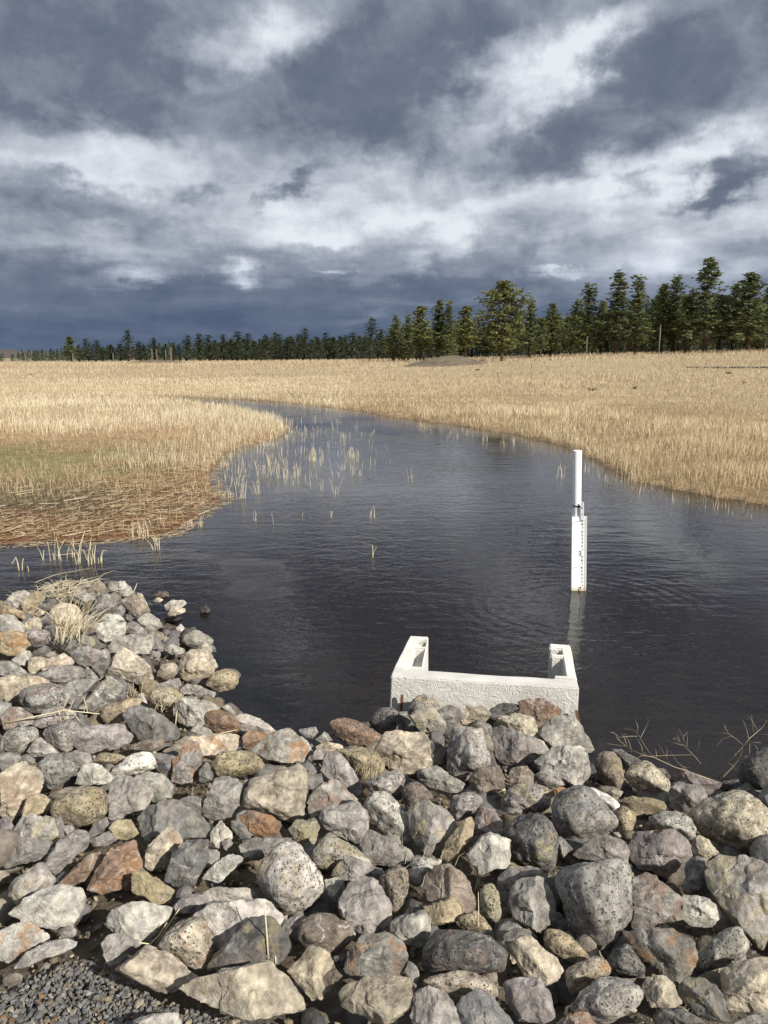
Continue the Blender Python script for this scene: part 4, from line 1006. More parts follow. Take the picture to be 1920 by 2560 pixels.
M_BOARD = plain('painted board', (.62, .62, .62), .6, 6, .1); M_STEEL = plain('zinc steel', (.60, .61, .63), .4, 30, .12, metal=.15, spec=.5); M_DARK = plain('dark steel', (.06, .06, .065), .45, 30, .2, metal=.4, spec=.5)
M_INK = plain('black print', (.03, .03, .03), .5, 30, .1); M_INK2 = plain('grey print', (.10, .10, .095), .5, 30, .1)
gx0, gy0 = POLE[0], POLE[1]; FT = .3048
gauge = empty('staff_gauge', (gx0, gy0, 0), radians(-3)); gauge.rotation_euler = (0, radians(-2.3), radians(-3)); prop(gauge, 'white staff gauge with numbered plate strapped to a pipe standing in the water', 'gauge')
pxm = np.linalg.norm(POLE - CAM) / sqrt(1 + ((1447 - 960) / F) ** 2 + ((1477 - 1280) / F) ** 2) / F   # metres per photo pixel at the gauge
HW = 18 * pxm                                                      # half width of the plate
def zat(py): return CAM[2] + ray(1447, py)[2] / np.hypot(*ray(1447, py)[:2]) * np.hypot(gx0, gy0)
ztop, zplate = zat(1127), zat(1291)
mb = MB(); px0 = -4 * pxm
prof_ = [(.0345, -.6), (.0345, ztop - .004), (.033, ztop), (.029, ztop), (.029, ztop - .05)]
sd_ = 28; vs, fs = [], []
for (rad, z) in prof_:
    for j in range(sd_): vs.append((px0 + rad * cos(2 * pi * j / sd_), .048 + rad * sin(2 * pi * j / sd_), z))
for i in range(len(prof_) - 1):
    for j in range(sd_): fs.append((i * sd_ + j, i * sd_ + (j + 1) % sd_, (i + 1) * sd_ + (j + 1) % sd_, (i + 1) * sd_ + j))
fs.append(tuple(range(4 * sd_, 5 * sd_))); pm_ = new_mesh('pipe', vs, fs, True, M_PVC); obj('pipe', pm_, gauge)
mb = MB(); mb.box((-HW + .001, .0032, -.6), (HW - .004, .0125, zplate - .003)); mb.box((-HW + .0015, .0128, -.6), (-HW + .014, .046, zplate - .004)); obj('backing_board', mb.mesh('backing_board', M_BOARD), gauge)
mb = MB(); mb.box((-HW, 0, -.6), (HW, .003, zplate)); obj('gauge_plate', mb.mesh('gauge_plate', M_PLATE), gauge)
# bracket with three slots and the band clamp round the pipe
bz0, bz1 = zplate - .03, zat(1254); bx0, bx1 = px0 + .020, px0 + .047
mb = MB(); nseg = 8; outl = [(bx0, bz0), (bx1, bz0), (bx1, bz1 - .013)] + [((bx0 + bx1) / 2 + .0135 * cos(t), bz1 - .013 + .0135 * sin(t)) for t in np.linspace(0, pi, nseg)] + [(bx0, bz1 - .013)]
k2 = len(outl); mb.add([(u, -.0062, z) for u, z in outl] + [(u, -.0032, z) for u, z in outl], [tuple(range(k2)), tuple(range(2 * k2 - 1, k2 - 1, -1))] + [(i, i + k2, (i + 1) % k2 + k2, (i + 1) % k2) for i in range(k2)])
mb.box((bx1 - .003, -.0030, bz0), (bx1 + .0005, .0115, bz1 - .014)); brk = obj('bracket', mb.mesh('bracket', M_STEEL), gauge)
for zz in (bz1 - .016, (bz0 + bz1) / 2 + .022, bz0 + .052):
    q = [((bx0 + bx1) / 2 - .002 + .0042 * cos(t), zz + .0060 * sin(t)) for t in np.linspace(0, 2 * pi, 10, endpoint=False)]
    mb = MB(); mb.add([(u, -.0068, z) for u, z in q], [tuple(range(10))]); obj('slot', mb.mesh('slot', M_DARK), brk)
zc = zat(1266); mb = MB(); vs, fs = [], []
for j in range(sd_ + 1):
    a = 2 * pi * j / sd_
    for (rad, dz) in ((.0362, -.006), (.0362, .006)): vs.append((px0 + rad * cos(a), .048 + rad * sin(a), zc + dz + .004 * cos(a - 2.6)))
for j in range(sd_): fs.append((2 * j, 2 * j + 2, 2 * j + 3, 2 * j + 1))
mb.add(vs, fs); mb.box((px0 + .005, .004, zc - .006), (px0 + .017, .0118, zc + .006)); mb.tube([(px0 + .017, .006, zc), (px0 + .034, -.009, zc - .004)], [.003, .003], 6); obj('band_clamp', mb.mesh('band_clamp', M_DARK, True), gauge)
# print: square-built digits as on river staffs, ticks every 0.02 ft
SEG = {'a': ((0, 1), (1, 1)), 'b': ((1, 1), (1, .5)), 'c': ((1, .5), (1, 0)), 'd': ((0, 0), (1, 0)), 'e': ((0, 0), (0, .5)), 'f': ((0, .5), (0, 1)), 'g': ((0, .5), (1, .5))}
DIG = {'0': 'abcdef', '1': 'bc', '2': 'abged', '3': 'abgcd', '4': 'fgbc', '5': 'afgcd', '6': 'afgedc', '7': 'abc', '8': 'abcdefg', '9': 'abcdfg'}
def digit(ch, u, z, w, h_, st):
    mb = MB()
    for s in DIG[ch]:
        (x0, z0), (x1, z1) = SEG[s]; x0, x1 = u + min(x0, x1) * w, u + max(x0, x1) * w; z0, z1 = z + min(z0, z1) * h_, z + max(z0, z1) * h_
        mb.box((x0 - st / 2, -.0009, z0 - st / 2), (x1 + st / 2, -.0002 - .00002 * ord(s) % 3, z1 + st / 2))
    return mb.v, mb.f
def zft(ft): return zat(1383) + (ft - 3) * FT                      # height of a mark, the 3 ft mark being where the photo shows it
dig = MB(); big_ = MB(); tick = MB()
for k2 in range(-6, 200):
    ft = 2.0 + k2 * .01; z = zft(ft)
    if z > zplate - .004 or z < -.12: continue
    if k2 % 2 == 0: tick.box((HW - (.019 if k2 % 10 else .027) * 1.0, -.0006, z - .0012), (HW - .003, -.0001, z + .0012))
    if k2 % 10 == 0 and k2 % 100: dig.add(*digit(str((k2 // 10) % 10), HW - .040, z - .0085, .0078, .017, .0026))
for ft in (2, 3, 4):
    if zft(ft) - .016 < zplate - .03 or ft < 4: big_.add(*digit(str(ft), HW - .062, zft(ft) - .016, .017, .032, .0046))
# the 4 at the top of the plate is cut by the plate edge: only its foot shows
big_.box((HW - .062, -.0009, zplate - .011), (HW - .045, -.0002, zplate - .005)); big_.box((HW - .0479, -.0011, zplate - .024), (HW - .0421, -.0002, zplate - .0049))
obj('foot_numerals', big_.mesh('foot_numerals', M_INK), gauge)['kind'] = 'stuff'; obj('tenth_numerals', dig.mesh('tenth_numerals', M_INK2), gauge)['kind'] = 'stuff'; obj('tick_marks', tick.mesh('tick_marks', M_INK2), gauge)['kind'] = 'stuff'
mb = MB()
for zw in (zat(1303), zat(1417)):
    mb.tube([(-HW - .002, .02, zw - .035), (-HW - .001, -.0015, zw - .018), (-HW * .55, -.003, zw - .004), (-HW * .1, -.0022, zw + .002), (.012, -.0016, zw + .001)], [.0011] * 5, 5); mb.tube([(.012, -.0016, zw + .001), (.020, -.0022, zw)], [.0025, .0025], 6)
obj('tie_wire', mb.mesh('tie_wire', M_DARK, True), gauge)
# ================================================================= grass, reeds, litter
def blades(name, x, y, z, h, w, lean_dir, lean, m, r, tint=None, seg=2, base_z=None):
    """one mesh of bent tapering blades"""
    n_ = len(x); yaw = r.uniform(0, 2 * pi, n_); bx, by = np.cos(yaw) * w / 2, np.sin(yaw) * w / 2
    lx, ly = np.cos(lean_dir) * lean, np.sin(lean_dir) * lean
    B0 = np.stack([x - bx, y - by, z], 1); B1 = np.stack([x + bx, y + by, z], 1)
    if seg == 1:
        T_ = np.stack([x + lx * h, y + ly * h, z + h * np.sqrt(np.maximum(.05, 1 - lean ** 2))], 1)
        v = np.stack([B0, B1, T_], 1).reshape(-1, 3); f = np.arange(n_ * 3).reshape(-1, 3); al = np.tile([0, 0, 1], n_); kk = 3
    else:
        mx_, my_ = x + lx * h * .32, y + ly * h * .32; mz = z + h * .58 * np.sqrt(np.maximum(.1, 1 - (lean * .5) ** 2))
        M0 = np.stack([mx_ - bx * .8, my_ - by * .8, mz], 1); M1 = np.stack([mx_ + bx * .8, my_ + by * .8, mz], 1)
        T_ = np.stack([x + lx * h, y + ly * h, z + h * np.sqrt(np.maximum(.04, 1 - lean ** 2))], 1)
        v = np.stack([B0, B1, M0, M1, T_], 1).reshape(-1, 3); i = np.arange(n_)[:, None] * 5
        f = np.concatenate([i + [0, 1, 3], i + [0, 3, 2], i + [2, 3, 4]], 0); al = np.tile([0, 0, .55, .55, 1], n_); kk = 5
    me = new_mesh(name, v, f, False, m); t = r.uniform(0, 1, n_) if tint is None else np.clip(tint + r.normal(0, .2, n_), 0, 1)
    attr(me, 'tint', np.repeat(t, kk)); attr(me, 'along', al)
    return prop(obj(name, me), kind='stuff')
def scatter(n_, r, r0, r1, a0, a1, power=1.0):
    """points in a wedge of ground, thinning with distance so that they crowd the view evenly"""
    u = r.uniform(0, 1, n_); rr_ = r0 * (r1 / r0) ** (u ** power); a = np.radians(r.uniform(a0, a1, n_)); return rr_ * np.sin(a), rr_ * np.cos(a)
r = np.random.default_rng(21)
# right bank and the meadow behind it
x, y = scatter(330000, r, 8.5, 55, -33, 36); z, db, dl = terrain_z(x, y)
left = (x < -.02 * y - 1.0) & (y < 37)
lump = fbm2(x, y, .8, 3, 3.0); lump2 = fbm2(x, y, .22, 3, 8.0)
k = (dl > -.05 + .38 * lump) & ~left & (lump * 1.1 + lump2 * .8 + r.uniform(-.75, 1.0, len(x)) > -.22)
x, y, z, dl, lump, lump2 = x[k], y[k], z[k], dl[k], lump[k], lump2[k]; d = np.hypot(x, y); n_ = len(x)
h = r.uniform(.09, .33, n_) * (1 + .9 * lump) * (1 - .50 * sstep(d, 20, 36)) * (1 - .22 * sstep(dl, 2, 7)) * np.where(dl < .5, .95, 1)
th = r.normal(.6, 1.2, n_) + 2.2 * lump2 + 1.5 * lump; ln = np.clip(np.abs(r.normal(.34, .28, n_)) + .25 * np.maximum(-lump, 0), .02, .95)
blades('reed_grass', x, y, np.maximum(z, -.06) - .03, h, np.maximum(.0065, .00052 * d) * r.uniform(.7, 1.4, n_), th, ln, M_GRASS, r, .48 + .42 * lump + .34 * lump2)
# far field
x, y = scatter(120000, r, 34, 190, -33, 36); z, db, dl = terrain_z(x, y); lump = fbm2(x, y, .10, 4, 3.0); lump2 = fbm2(x, y, .5, 2, 6.0); k = (dl > .05) & (lump + .6 * lump2 + r.uniform(-.5, 1.3, len(x)) > .05)
x, y, z, lump, lump2 = x[k], y[k], z[k], lump[k], lump2[k]; d = np.hypot(x, y); n_ = len(x)
h = r.uniform(.10, .30, n_) * (1 + .9 * np.maximum(lump, 0)) * (1 + .9 * sstep(d, 75, 110))
blades('field_grass', x, y, z - .02, h, np.maximum(.015, .0008 * d) * r.uniform(.6, 1.3, n_), r.normal(.5, 1.5, n_), np.abs(r.normal(.35, .25, n_)).clip(0, .9), M_FAR, r, .5 + .35 * lump + .2 * lump2, seg=1)
# left: the pale tall bed along the bend
x, y = scatter(190000, r, 8, 60, -36, -2); z, db, dl = terrain_z(x, y); lump = fbm2(x, y, .8, 3, 13.0); lump2 = fbm2(x, y, .25, 3, 18.0)
yy = y + 1.3 * lump2 + .6 * lump; edge = sstep(dl, 2.6, .2)
left = (x < -.02 * y - 1.0)
k = left & (dl > -.35) & (r.uniform(0, 1, len(x)) < np.clip(sstep(yy, 17.5, 21.0) + .85 * edge * sstep(yy, 12.2, 14.0), 0, 1) * np.where(dl < 0, .20 + .3 * sstep(lump, 0, .4), 1)) & (lump + r.uniform(-.6, 1, len(x)) > -.3)
x, y, z, dl, lump, lump2 = x[k], y[k], z[k], dl[k], lump[k], lump2[k]; d = np.hypot(x, y); n_ = len(x)
h = (.08 + .32 * r.uniform(0, 1, n_) ** 1.6) * (1 + .6 * lump) * np.interp(d, [12, 18, 30, 45], [.75, .95, .75, .6])
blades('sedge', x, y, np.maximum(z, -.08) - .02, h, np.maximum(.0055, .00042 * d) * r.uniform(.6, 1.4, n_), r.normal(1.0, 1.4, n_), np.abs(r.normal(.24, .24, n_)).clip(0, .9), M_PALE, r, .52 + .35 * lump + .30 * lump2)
# left: short reddish sedge, moss and sparse stubble
x, y = scatter(90000, r, 7.6, 22, -36, -3); z, db, dl = terrain_z(x, y); mu, mo, se, ri = zones(x, y, dl); left = (x < -.02 * y - 1.0); nz = fbm2(x, y, 1.6, 3, 31.0)
k = left & (dl > .02) & (r.uniform(0, 1, len(x)) < np.clip(.8 * se * (1 - .93 * mo) * (.55 + nz) + .02 + .03 * mo + .04 * mu * (nz > .2), 0, 1))
x, y, z, se, mo, nz = x[k], y[k], z[k], se[k], mo[k], nz[k]; n_ = len(x); d = np.hypot(x, y)
blades('red_sedge', x, y, z - .01, r.uniform(.05, .17, n_) * (1 + .5 * nz), np.maximum(.006, .0005 * d) * r.uniform(.7, 1.3, n_), r.uniform(0, 6.28, n_), np.abs(r.normal(.35, .3, n_)).clip(0, .93), M_RED, r, .55 + .4 * nz)
m_moss = grass_material('moss', (.12, .11, .045), (.22, .205, .085), (.37, .33, .16), (.10, .085, .04))
x, y = scatter(60000, r, 8.5, 20, -36, -6); z, db, dl = terrain_z(x, y); mu, mo, se, ri = zones(x, y, dl); nz = fbm2(x, y, 2.2, 3, 44.0)
k = (dl > .1) & (r.uniform(0, 1, len(x)) < mo * (.6 + nz)); x, y, z = x[k], y[k], z[k]; n_ = len(x)
blades('moss', x, y, z - .008, r.uniform(.018, .06, n_), r.uniform(.007, .014, n_), r.uniform(0, 6.28, n_), np.abs(r.normal(.4, .3, n_)).clip(0, .9), m_moss, r, None, seg=1)
def litter(name, n_, keep, m, seed, l0, l1, wd, lift=.012):
    r = np.random.default_rng(seed); x, y = scatter(n_, r, 7.4, 17, -36, 2); z, db, dl = terrain_z(x, y); k = keep(x, y, dl, r); x, y, z = x[k], y[k], z[k]; n_ = len(x)
    a = r.normal(0.0, .6, n_) + (r.uniform(0, 1, n_) < .4) * r.uniform(0, 3, n_); L = r.uniform(l0, l1, n_) * r.uniform(.4, 1, n_); w = wd * r.uniform(.6, 1.5, n_); t = r.normal(0, .10, n_)
    dx, dy = np.cos(a) * L / 2, np.sin(a) * L / 2; ux, uy = -np.sin(a) * w / 2, np.cos(a) * w / 2; z = np.maximum(z, -.02) + lift + r.uniform(0, .03, n_); dz = np.abs(t) * L
    v = np.stack([np.stack([x - dx - ux, y - dy - uy, z], 1), np.stack([x - dx + ux, y - dy + uy, z + w * .5], 1), np.stack([x + dx + ux, y + dy + uy, z + dz + w * .5], 1), np.stack([x + dx - ux, y + dy - uy, z + dz], 1)], 1).reshape(-1, 3)
    me = new_mesh(name, v, np.arange(n_ * 4).reshape(-1, 4), False, m); attr(me, 'tint', np.repeat(r.uniform(0, 1, n_), 4)); attr(me, 'along', np.ones(n_ * 4)); prop(obj(name, me), kind='stuff')
litter('straw_litter', 34000, lambda x, y, dl, r: (dl > -.12) & (x < -.9) & (r.uniform(0, 1, len(x)) < zones(x, y, dl)[0] * .38 * (.25 + (fbm2(x, y, 1.3, 3, 71.0) > 0)) + .03), M_LIT, 61, .05, .26, .0048)
litter('red_litter', 20000, lambda x, y, dl, r: (dl > -.2) & (x < -.4) & (r.uniform(0, 1, len(x)) < zones(x, y, dl)[3] * .8), M_RED, 62, .05, .20, .006)
litter('bleached_litter', 5000, lambda x, y, dl, r: (dl > -.1) & (x < -.9) & (r.uniform(0, 1, len(x)) < zones(x, y, dl)[0] * .10), M_STRAW, 63, .06, .40, .0055, .02)
# drowned weed just under the surface
r = np.random.default_rng(70); n_ = 2600; px = np.stack([r.normal(860, 210, n_), r.uniform(1330, 1760, n_)], 1); g = np.array([on_plane(p[0], p[1], -.05) for p in px]); k = (bank_z(g[:, 0], g[:, 1])[1] < -.25) & (fbm2(g[:, 0], g[:, 1], 1.5, 3, 2.0) > -.05); g = g[k]; n_ = len(g)
a = r.uniform(0, 3.14, n_); L = r.uniform(.05, .26, n_); w = r.uniform(.002, .005, n_); z = r.uniform(-.10, -.012, n_); dx, dy = np.cos(a) * L / 2, np.sin(a) * L / 2; dz = r.normal(0, .25, n_) * L / 2; dz = np.clip(dz, -.04, np.minimum(.04, -.008 - z)); ux, uy = -np.sin(a) * w, np.cos(a) * w
v = np.stack([np.stack([g[:, 0] - dx - ux, g[:, 1] - dy - uy, z - np.abs(dz)], 1), np.stack([g[:, 0] - dx + ux, g[:, 1] - dy + uy, z - np.abs(dz)], 1), np.stack([g[:, 0] + dx + ux, g[:, 1] + dy + uy, z], 1), np.stack([g[:, 0] + dx - ux, g[:, 1] + dy - uy, z], 1)], 1).reshape(-1, 3)
M_WEED = grass_material('drowned weed', (.16, .075, .04), (.27, .15, .07), (.42, .30, .16), (.1, .06, .03))
me = new_mesh('water_weed', v, np.arange(n_ * 4).reshape(-1, 4), False, M_WEED); attr(me, 'tint', np.repeat(r.uniform(0, 1, n_), 4)); attr(me, 'along', np.ones(n_ * 4)); prop(obj('water_weed', me), kind='stuff')

# broken reed stems standing in the water: each clump one thing
def stems(name, base, n_, spread, hmin, hmax, rad, r, lean=.22, m=None, blunt=True):
    mb = MB(); tint = []
    for i in range(n_):
        a = r.uniform(0, 6.28); q = spread * sqrt(r.uniform(0, 1)); b0 = np.array([q * cos(a), q * .6 * sin(a), -.10]); h_ = r.uniform(hmin, hmax) * r.choice([.35, .55, .7, .85]); l = r.normal(0, lean); l2 = r.normal(0, lean)
        p1 = b0 + np.array([l * .5 * h_, l2 * .5 * h_, .10 + h_ * .5]); p2 = b0 + np.array([l * h_, l2 * h_, .10 + h_]); rd_ = rad * .52 * r.uniform(.6, 1.25)
        pts, rs = [b0, p1, p2], [rd_, rd_ * .9, rd_ * (.75 if blunt else .2)]
        if r.uniform() < .22: pts.append(p2 + np.array([r.normal(0, .05), r.normal(0, .05), -r.uniform(-.02, .06)])); rs.append(rd_ * .4)
        v, f = tube(pts, rs, 4); mb.add(v, f); tint += [r.uniform(.1, 1)] * len(v)
    me = mb.mesh(name, m or M_STRAW, False); attr(me, 'tint', tint); attr(me, 'along', np.clip((np.array([q[2] for q in mb.v]) + .02) / .12, 0, 1)); return obj(name, me, None, (base[0], base[1], 0))
r = np.random.default_rng(80)
CL = [(150, 1398, 16, .17, .12, .30, .0075, 'thick broken reed stubble in the water off the far tip of the riprap'), (222, 1408, 22, .13, .10, .30, .0070, 'dense bundle of broken reeds in water right of the thicker stubble'), (68, 1425, 5, .10, .10, .26, .007, 'few leaning reed stems in water left of the thick stubble'),
      (352, 1342, 26, .13, .10, .26, .0055, 'fanned straw clump on the muddy point by the water'), (392, 1375, 14, .035, .14, .24, .006, 'tight upright reed bundle in water beside the pollen film'), (488, 1318, 16, .13, .08, .20, .005, 'straw clump at the tip of the red mud'),
      (556, 1248, 18, .14, .10, .26, .0055, 'reed clump on the small red islet'), (604, 1246, 10, .07, .25, .45, .0055, 'tall thin reeds just right of the red islet'), (646, 1236, 7, .07, .20, .42, .0055, 'slender reeds standing second right of the red islet'),
      (666, 1186, 16, .15, .20, .55, .006, 'tall brown-footed reeds in the middle of the shallow bed'), (716, 1196, 18, .20, .12, .34, .006, 'leafy reed clump right of the tall brown-footed reeds'), (742, 1190, 8, .06, .18, .36, .006, 'narrow reed bundle behind the leafy clump'),
      (788, 1150, 24, .22, .12, .30, .006, 'wide splayed reed clump at the outer edge of the shallows'), (880, 1145, 18, .16, .12, .28, .006, 'lone splayed reed tuft out in the channel'), (836, 1236, 5, .03, .14, .34, .0055, 'pair of leaning stems with side shoots in mid water'), (803, 1226, 4, .03, .22, .40, .0045, 'forked thin stem in mid water'),
      (931, 1295, 6, .035, .10, .20, .0075, 'short stub bundle alone in open water'), (938, 1392, 4, .05, .10, .18, .0045, 'sparse bent stems low in open water before the gauge'), (637, 1302, 3, .03, .15, .30, .006, 'dark-footed stem left of the short stubs'), (755, 1292, 1, .01, .14, .18, .006, 'single straight stub in open water'), (827, 1292, 2, .01, .10, .16, .006, 'twin short stubs left of the short stub bundle'),
      (688, 1310, 1, .01, .12, .15, .006, 'single pale stub nearest the muddy point'), (856, 1176, 3, .03, .20, .36, .006, 'leaning stems left of the grey wind patch'), (884, 1188, 3, .04, .20, .38, .0055, 'crossed stems before the lone splayed tuft'), (900, 1190, 5, .04, .10, .20, .006, 'stubby reeds beside the crossed stems'),
      (1027, 1204, 3, .05, .16, .34, .0055, 'single reed with a side leaf far out in the channel'), (836, 1075, 4, .10, .20, .42, .007, 'bent-topped reed beyond the splayed tuft'), (860, 1096, 10, .16, .14, .30, .006, 'reed row at the channel edge beyond the splayed tuft'), (1408, 1195, 6, .12, .14, .34, .0055, 'thin reeds in water left of the staff gauge pipe'), (1462, 1180, 3, .05, .14, .28, .005, 'thin reeds in water right of the staff gauge pipe'), (1270, 1112, 5, .25, .12, .26, .006, 'scattered stems off the grassy right bank'), (1545, 1205, 9, .30, .12, .30, .006, 'loose stems in front of the right bank near the gauge')]
for (px, py, c_, sp, h0, h1, rad, lab) in CL:
    g = on_plane(px, py); g = ground_pt(px, py) if terrain_z(g[0], g[1])[0][0] > .01 else g
    o = stems('reed_clump', g, c_, sp, h0, h1, rad, r, .22 if c_ > 3 else .16); o.location.z = max(0.0, terrain_z(g[0], g[1])[0][0]); prop(o, lab, 'reeds', 'reed stems standing in the water')
# thin scattering of stalks through the shallows
n_ = 520; px = np.stack([r.uniform(540, 1000, n_), r.uniform(1050, 1215, n_)], 1); px = px[r.uniform(0, 1, n_) < np.clip(1.15 - (px[:, 0] - 560) / 380 - .25 * (px[:, 1] > 1170), 0.03, 1)]
pr = np.stack([r.uniform(1050, 1900, 70), np.zeros(70)], 1); pr[:, 1] = np.interp(pr[:, 0], [1050, 1300, 1440, 1560, 1700, 1900], [1062, 1100, 1142, 1200, 1240, 1275]) + r.uniform(0, 26, 70)
px = np.concatenate([px, pr]); g = np.array([on_plane(*p) for p in px]); k = terrain_z(g[:, 0], g[:, 1])[0] < .02; g = g[k]; n_ = len(g)
g = np.repeat(g, 3, 0) + np.repeat(r.normal(0, 1, (n_, 1)), 3, 0) * 0 + np.concatenate([r.normal(0, .05, (n_ * 3, 2)), np.zeros((n_ * 3, 1))], 1); n_ = len(g)
blades('shallow_reeds', g[:, 0], g[:, 1], np.full(n_, -.05), r.uniform(.04, .27, n_), np.hypot(g[:, 0], g[:, 1]) * .00045 * r.uniform(.7, 1.3, n_), r.uniform(0, 6.28, n_), np.abs(r.normal(.15, .2, n_)).clip(0, .9), M_PALE, r, .7)

# ---- straw and dry weeds among the stones
def rock_pt(px, py, lift=.10):
    """the point of the nearest stone (else of the ground) on the sight line through a photo pixel"""
    d = ray(px, py); best = None
    for R_ in rocks:
        q = R_['poly']
        if q[:, 0].min() - 12 < px < q[:, 0].max() + 12 and q[:, 1].min() - 12 < py < q[:, 1].max() + 12:
            hit, loc, nn, fi = R_['o'].ray_cast(Vector(CAM - R_['ctr']), Vector(d))
            if hit:
                p = np.array(loc) + R_['ctr']; s = np.linalg.norm(p - CAM)
                if best is None or s < best: best = s
    return CAM + d * (best - .004) if best else ground_pt(px, py, 0.0)
def straw(pts, lab, rad=.0022, lift=.15, name='dry_straw', m=None, near=.0):
    """a lying or standing stalk through photo pixels, at the distance of its first point"""
    g0 = rock_pt(*pts[0], lift); dist = (g0 - CAM) @ np.array([0, 1, 0]) - near; P_ = []
    for i, (px, py) in enumerate(pts):
        d = ray(px, py); P_.append(CAM + d * (dist + .015 * i) / d[1])
    c0 = P_[0].copy(); mb = MB(); mb.tube([p - c0 for p in P_], [rad * (1 - .55 * i / (len(P_) - 1)) for i in range(len(P_))], 5)
    me = mb.mesh(name, m or M_STRAW, True); attr(me, 'tint', np.full(len(mb.v), .75)); attr(me, 'along', np.ones(len(mb.v))); o = obj(name, me, None, c0); prop(o, lab, 'dry straw', 'straws lying among the riprap'); return o
a_ = lambda x, y: (x * SC, 1400 + y * SC); d_ = lambda x, y: (x * SC, 1960 + y * SC); e_ = lambda x, y: (600 + x * SC, 1960 + y * SC)
straw([a_(30, 965), a_(200, 930), a_(380, 890), a_(590, 912)], 'long bleached straw lying across stones left of the dark charcoal boulder', .0042, .30)
straw([d_(920, 962), d_(990, 850), d_(1062, 740)], 'bleached straw leaning over the orange-blotched pitted stone', .0032, .25); straw([d_(820, 940), d_(890, 948), d_(940, 900), d_(990, 820)], 'second thinner straw beside the orange-blotched stone', .002, .25)
straw([d_(1590, 1032), d_(1580, 880), d_(1567, 700)], 'upright straw standing over the large flat speckled slab', .0030, .22); straw([d_(1592, 1036), d_(1560, 985), d_(1535, 940)], 'short side shoot at the foot of the upright straw', .0028, .22); straw([d_(1634, 1060), d_(1630, 1000), d_(1628, 975)], 'tiny stub right of the upright straw', .0022, .22)
straw([d_(1138, 45), d_(1160, -60), d_(1175, -140)], 'straw propped between the dark stone and the tall mauve stone', .0028, .25)
straw([a_(975, 920), a_(1020, 895), a_(1048, 870)], 'short straw beside the rough white-veined boulder', .0028, .25); straw([a_(1040, 975), a_(1045, 930), a_(1050, 890)], 'upright straw before the rough white-veined boulder', .003, .25)
straw([a_(1260, 1042), a_(1340, 1020), a_(1405, 1005)], 'straw lying on the brown-orange pitted stone', .003, .25); straw([a_(785, 205), a_(800, 170), a_(812, 138)], 'straw on the flat pale slab at the top of the heap', .004, .35); straw([a_(600, 112), a_(630, 130), a_(655, 150)], 'straw bridging the two topmost stones of the heap', .005, .38)
straw([e_(1392, 640), e_(1410, 570), e_(1398, 500)], 'pale straw in the gap beside the grey-brown ridged boulder', .003, .22); straw([e_(1410, 640), e_(1422, 560), e_(1402, 520)], 'second pale straw in the gap beside the ridged boulder', .0022, .22); straw([e_(1408, 840), e_(1414, 760), e_(1412, 640)], 'thin upright stalk above the big dark oval boulder', .0016, .22)
def tuft(px, py, n_, hgt, lab, seed, lean=(.2, .0), spread=.05, rad=.0022, lift=.2, towards=.12, flat=.35):
    r = np.random.default_rng(seed); g = rock_pt(px, py, lift); g = g + (CAM - g) / np.linalg.norm(CAM - g) * .02; rad *= .75; mb = MB(); ti = []
    for i in range(n_):
        b0 = np.array([r.normal(0, spread), r.normal(0, spread), -.012]); h_ = hgt * r.uniform(.4, 1); lx, ly = lean[0] + r.normal(0, flat), lean[1] + r.normal(0, flat); p1 = b0 + np.array([lx * .35 * h_, ly * .35 * h_, .012 + .6 * h_ / (1 + flat)]); p2 = b0 + np.array([lx * h_, ly * h_, .012 + h_ * r.uniform(.75, 1) / (1 + 2 * max(0, flat - .4))])
        v, f = tube([b0, p1, p2], [rad, rad * .8, rad * .3], 4); mb.add(v, f); ti += [r.uniform(.2, 1)] * len(v)
    me = mb.mesh('grass_tuft', M_STRAW, False); attr(me, 'tint', ti); attr(me, 'along', np.ones(len(ti))); o = obj('grass_tuft', me, None, g); return prop(o, lab, 'dry grass', 'dry grass tufts among the stones')
tuft(*a_(395, 455), 34, .34, 'tuft of dry straw fanning up against the big cream boulder', 1, (.3, 0), .045, .0036, .25)
tuft(*a_(470, 430), 18, .16, 'low straw tuft spreading right of the tall tuft', 2, (.9, 0), .05, .003, .25); tuft(600 + 770 * SC, 1700 + 545 * SC, 40, .07, 'small dry grass tuft behind the long pale pitted stone', 3, (.4, 0), .03, .0015, .25)
tuft(*a_(425, 920), 12, .13, 'wispy straw tuft left of the dark charcoal boulder', 4, (.1, 0), .05, .0026, .25); tuft(*a_(780, 800), 14, .10, 'fine dry tuft at the foot of the tall peaked boulder', 5, (0, 0), .03, .002, .25); tuft(*a_(985, 880), 14, .09, 'short straw scraps before the cream pitted stone', 6, (.5, 0), .05, .0024, .25)
tuft(1220 + 1190 * SC, 1960 + 1330 * SC, 34, .10, 'dry grass scraps beside the dark slab at the bottom', 7, (.6, -.5), .05, .0014, .22); tuft(1220 + 60 * SC, 1960 + 850 * SC, 26, .06, 'dark rotting straw in a gap left of the pitted stones', 8, (0, 0), .05, .0013, .18)
tuft(*a_(360, 165), 80, .10, 'heap of matted dead stalks on top of the far stones', 9, (.2, 0), .10, .0026, .33, flat=1.6); tuft(600 + 1090 * SC, 1700 + 1090 * SC, 16, .05, 'flattened straw in the dark gap before the pointed stone', 10, (.5, 0), .06, .0013, .2)
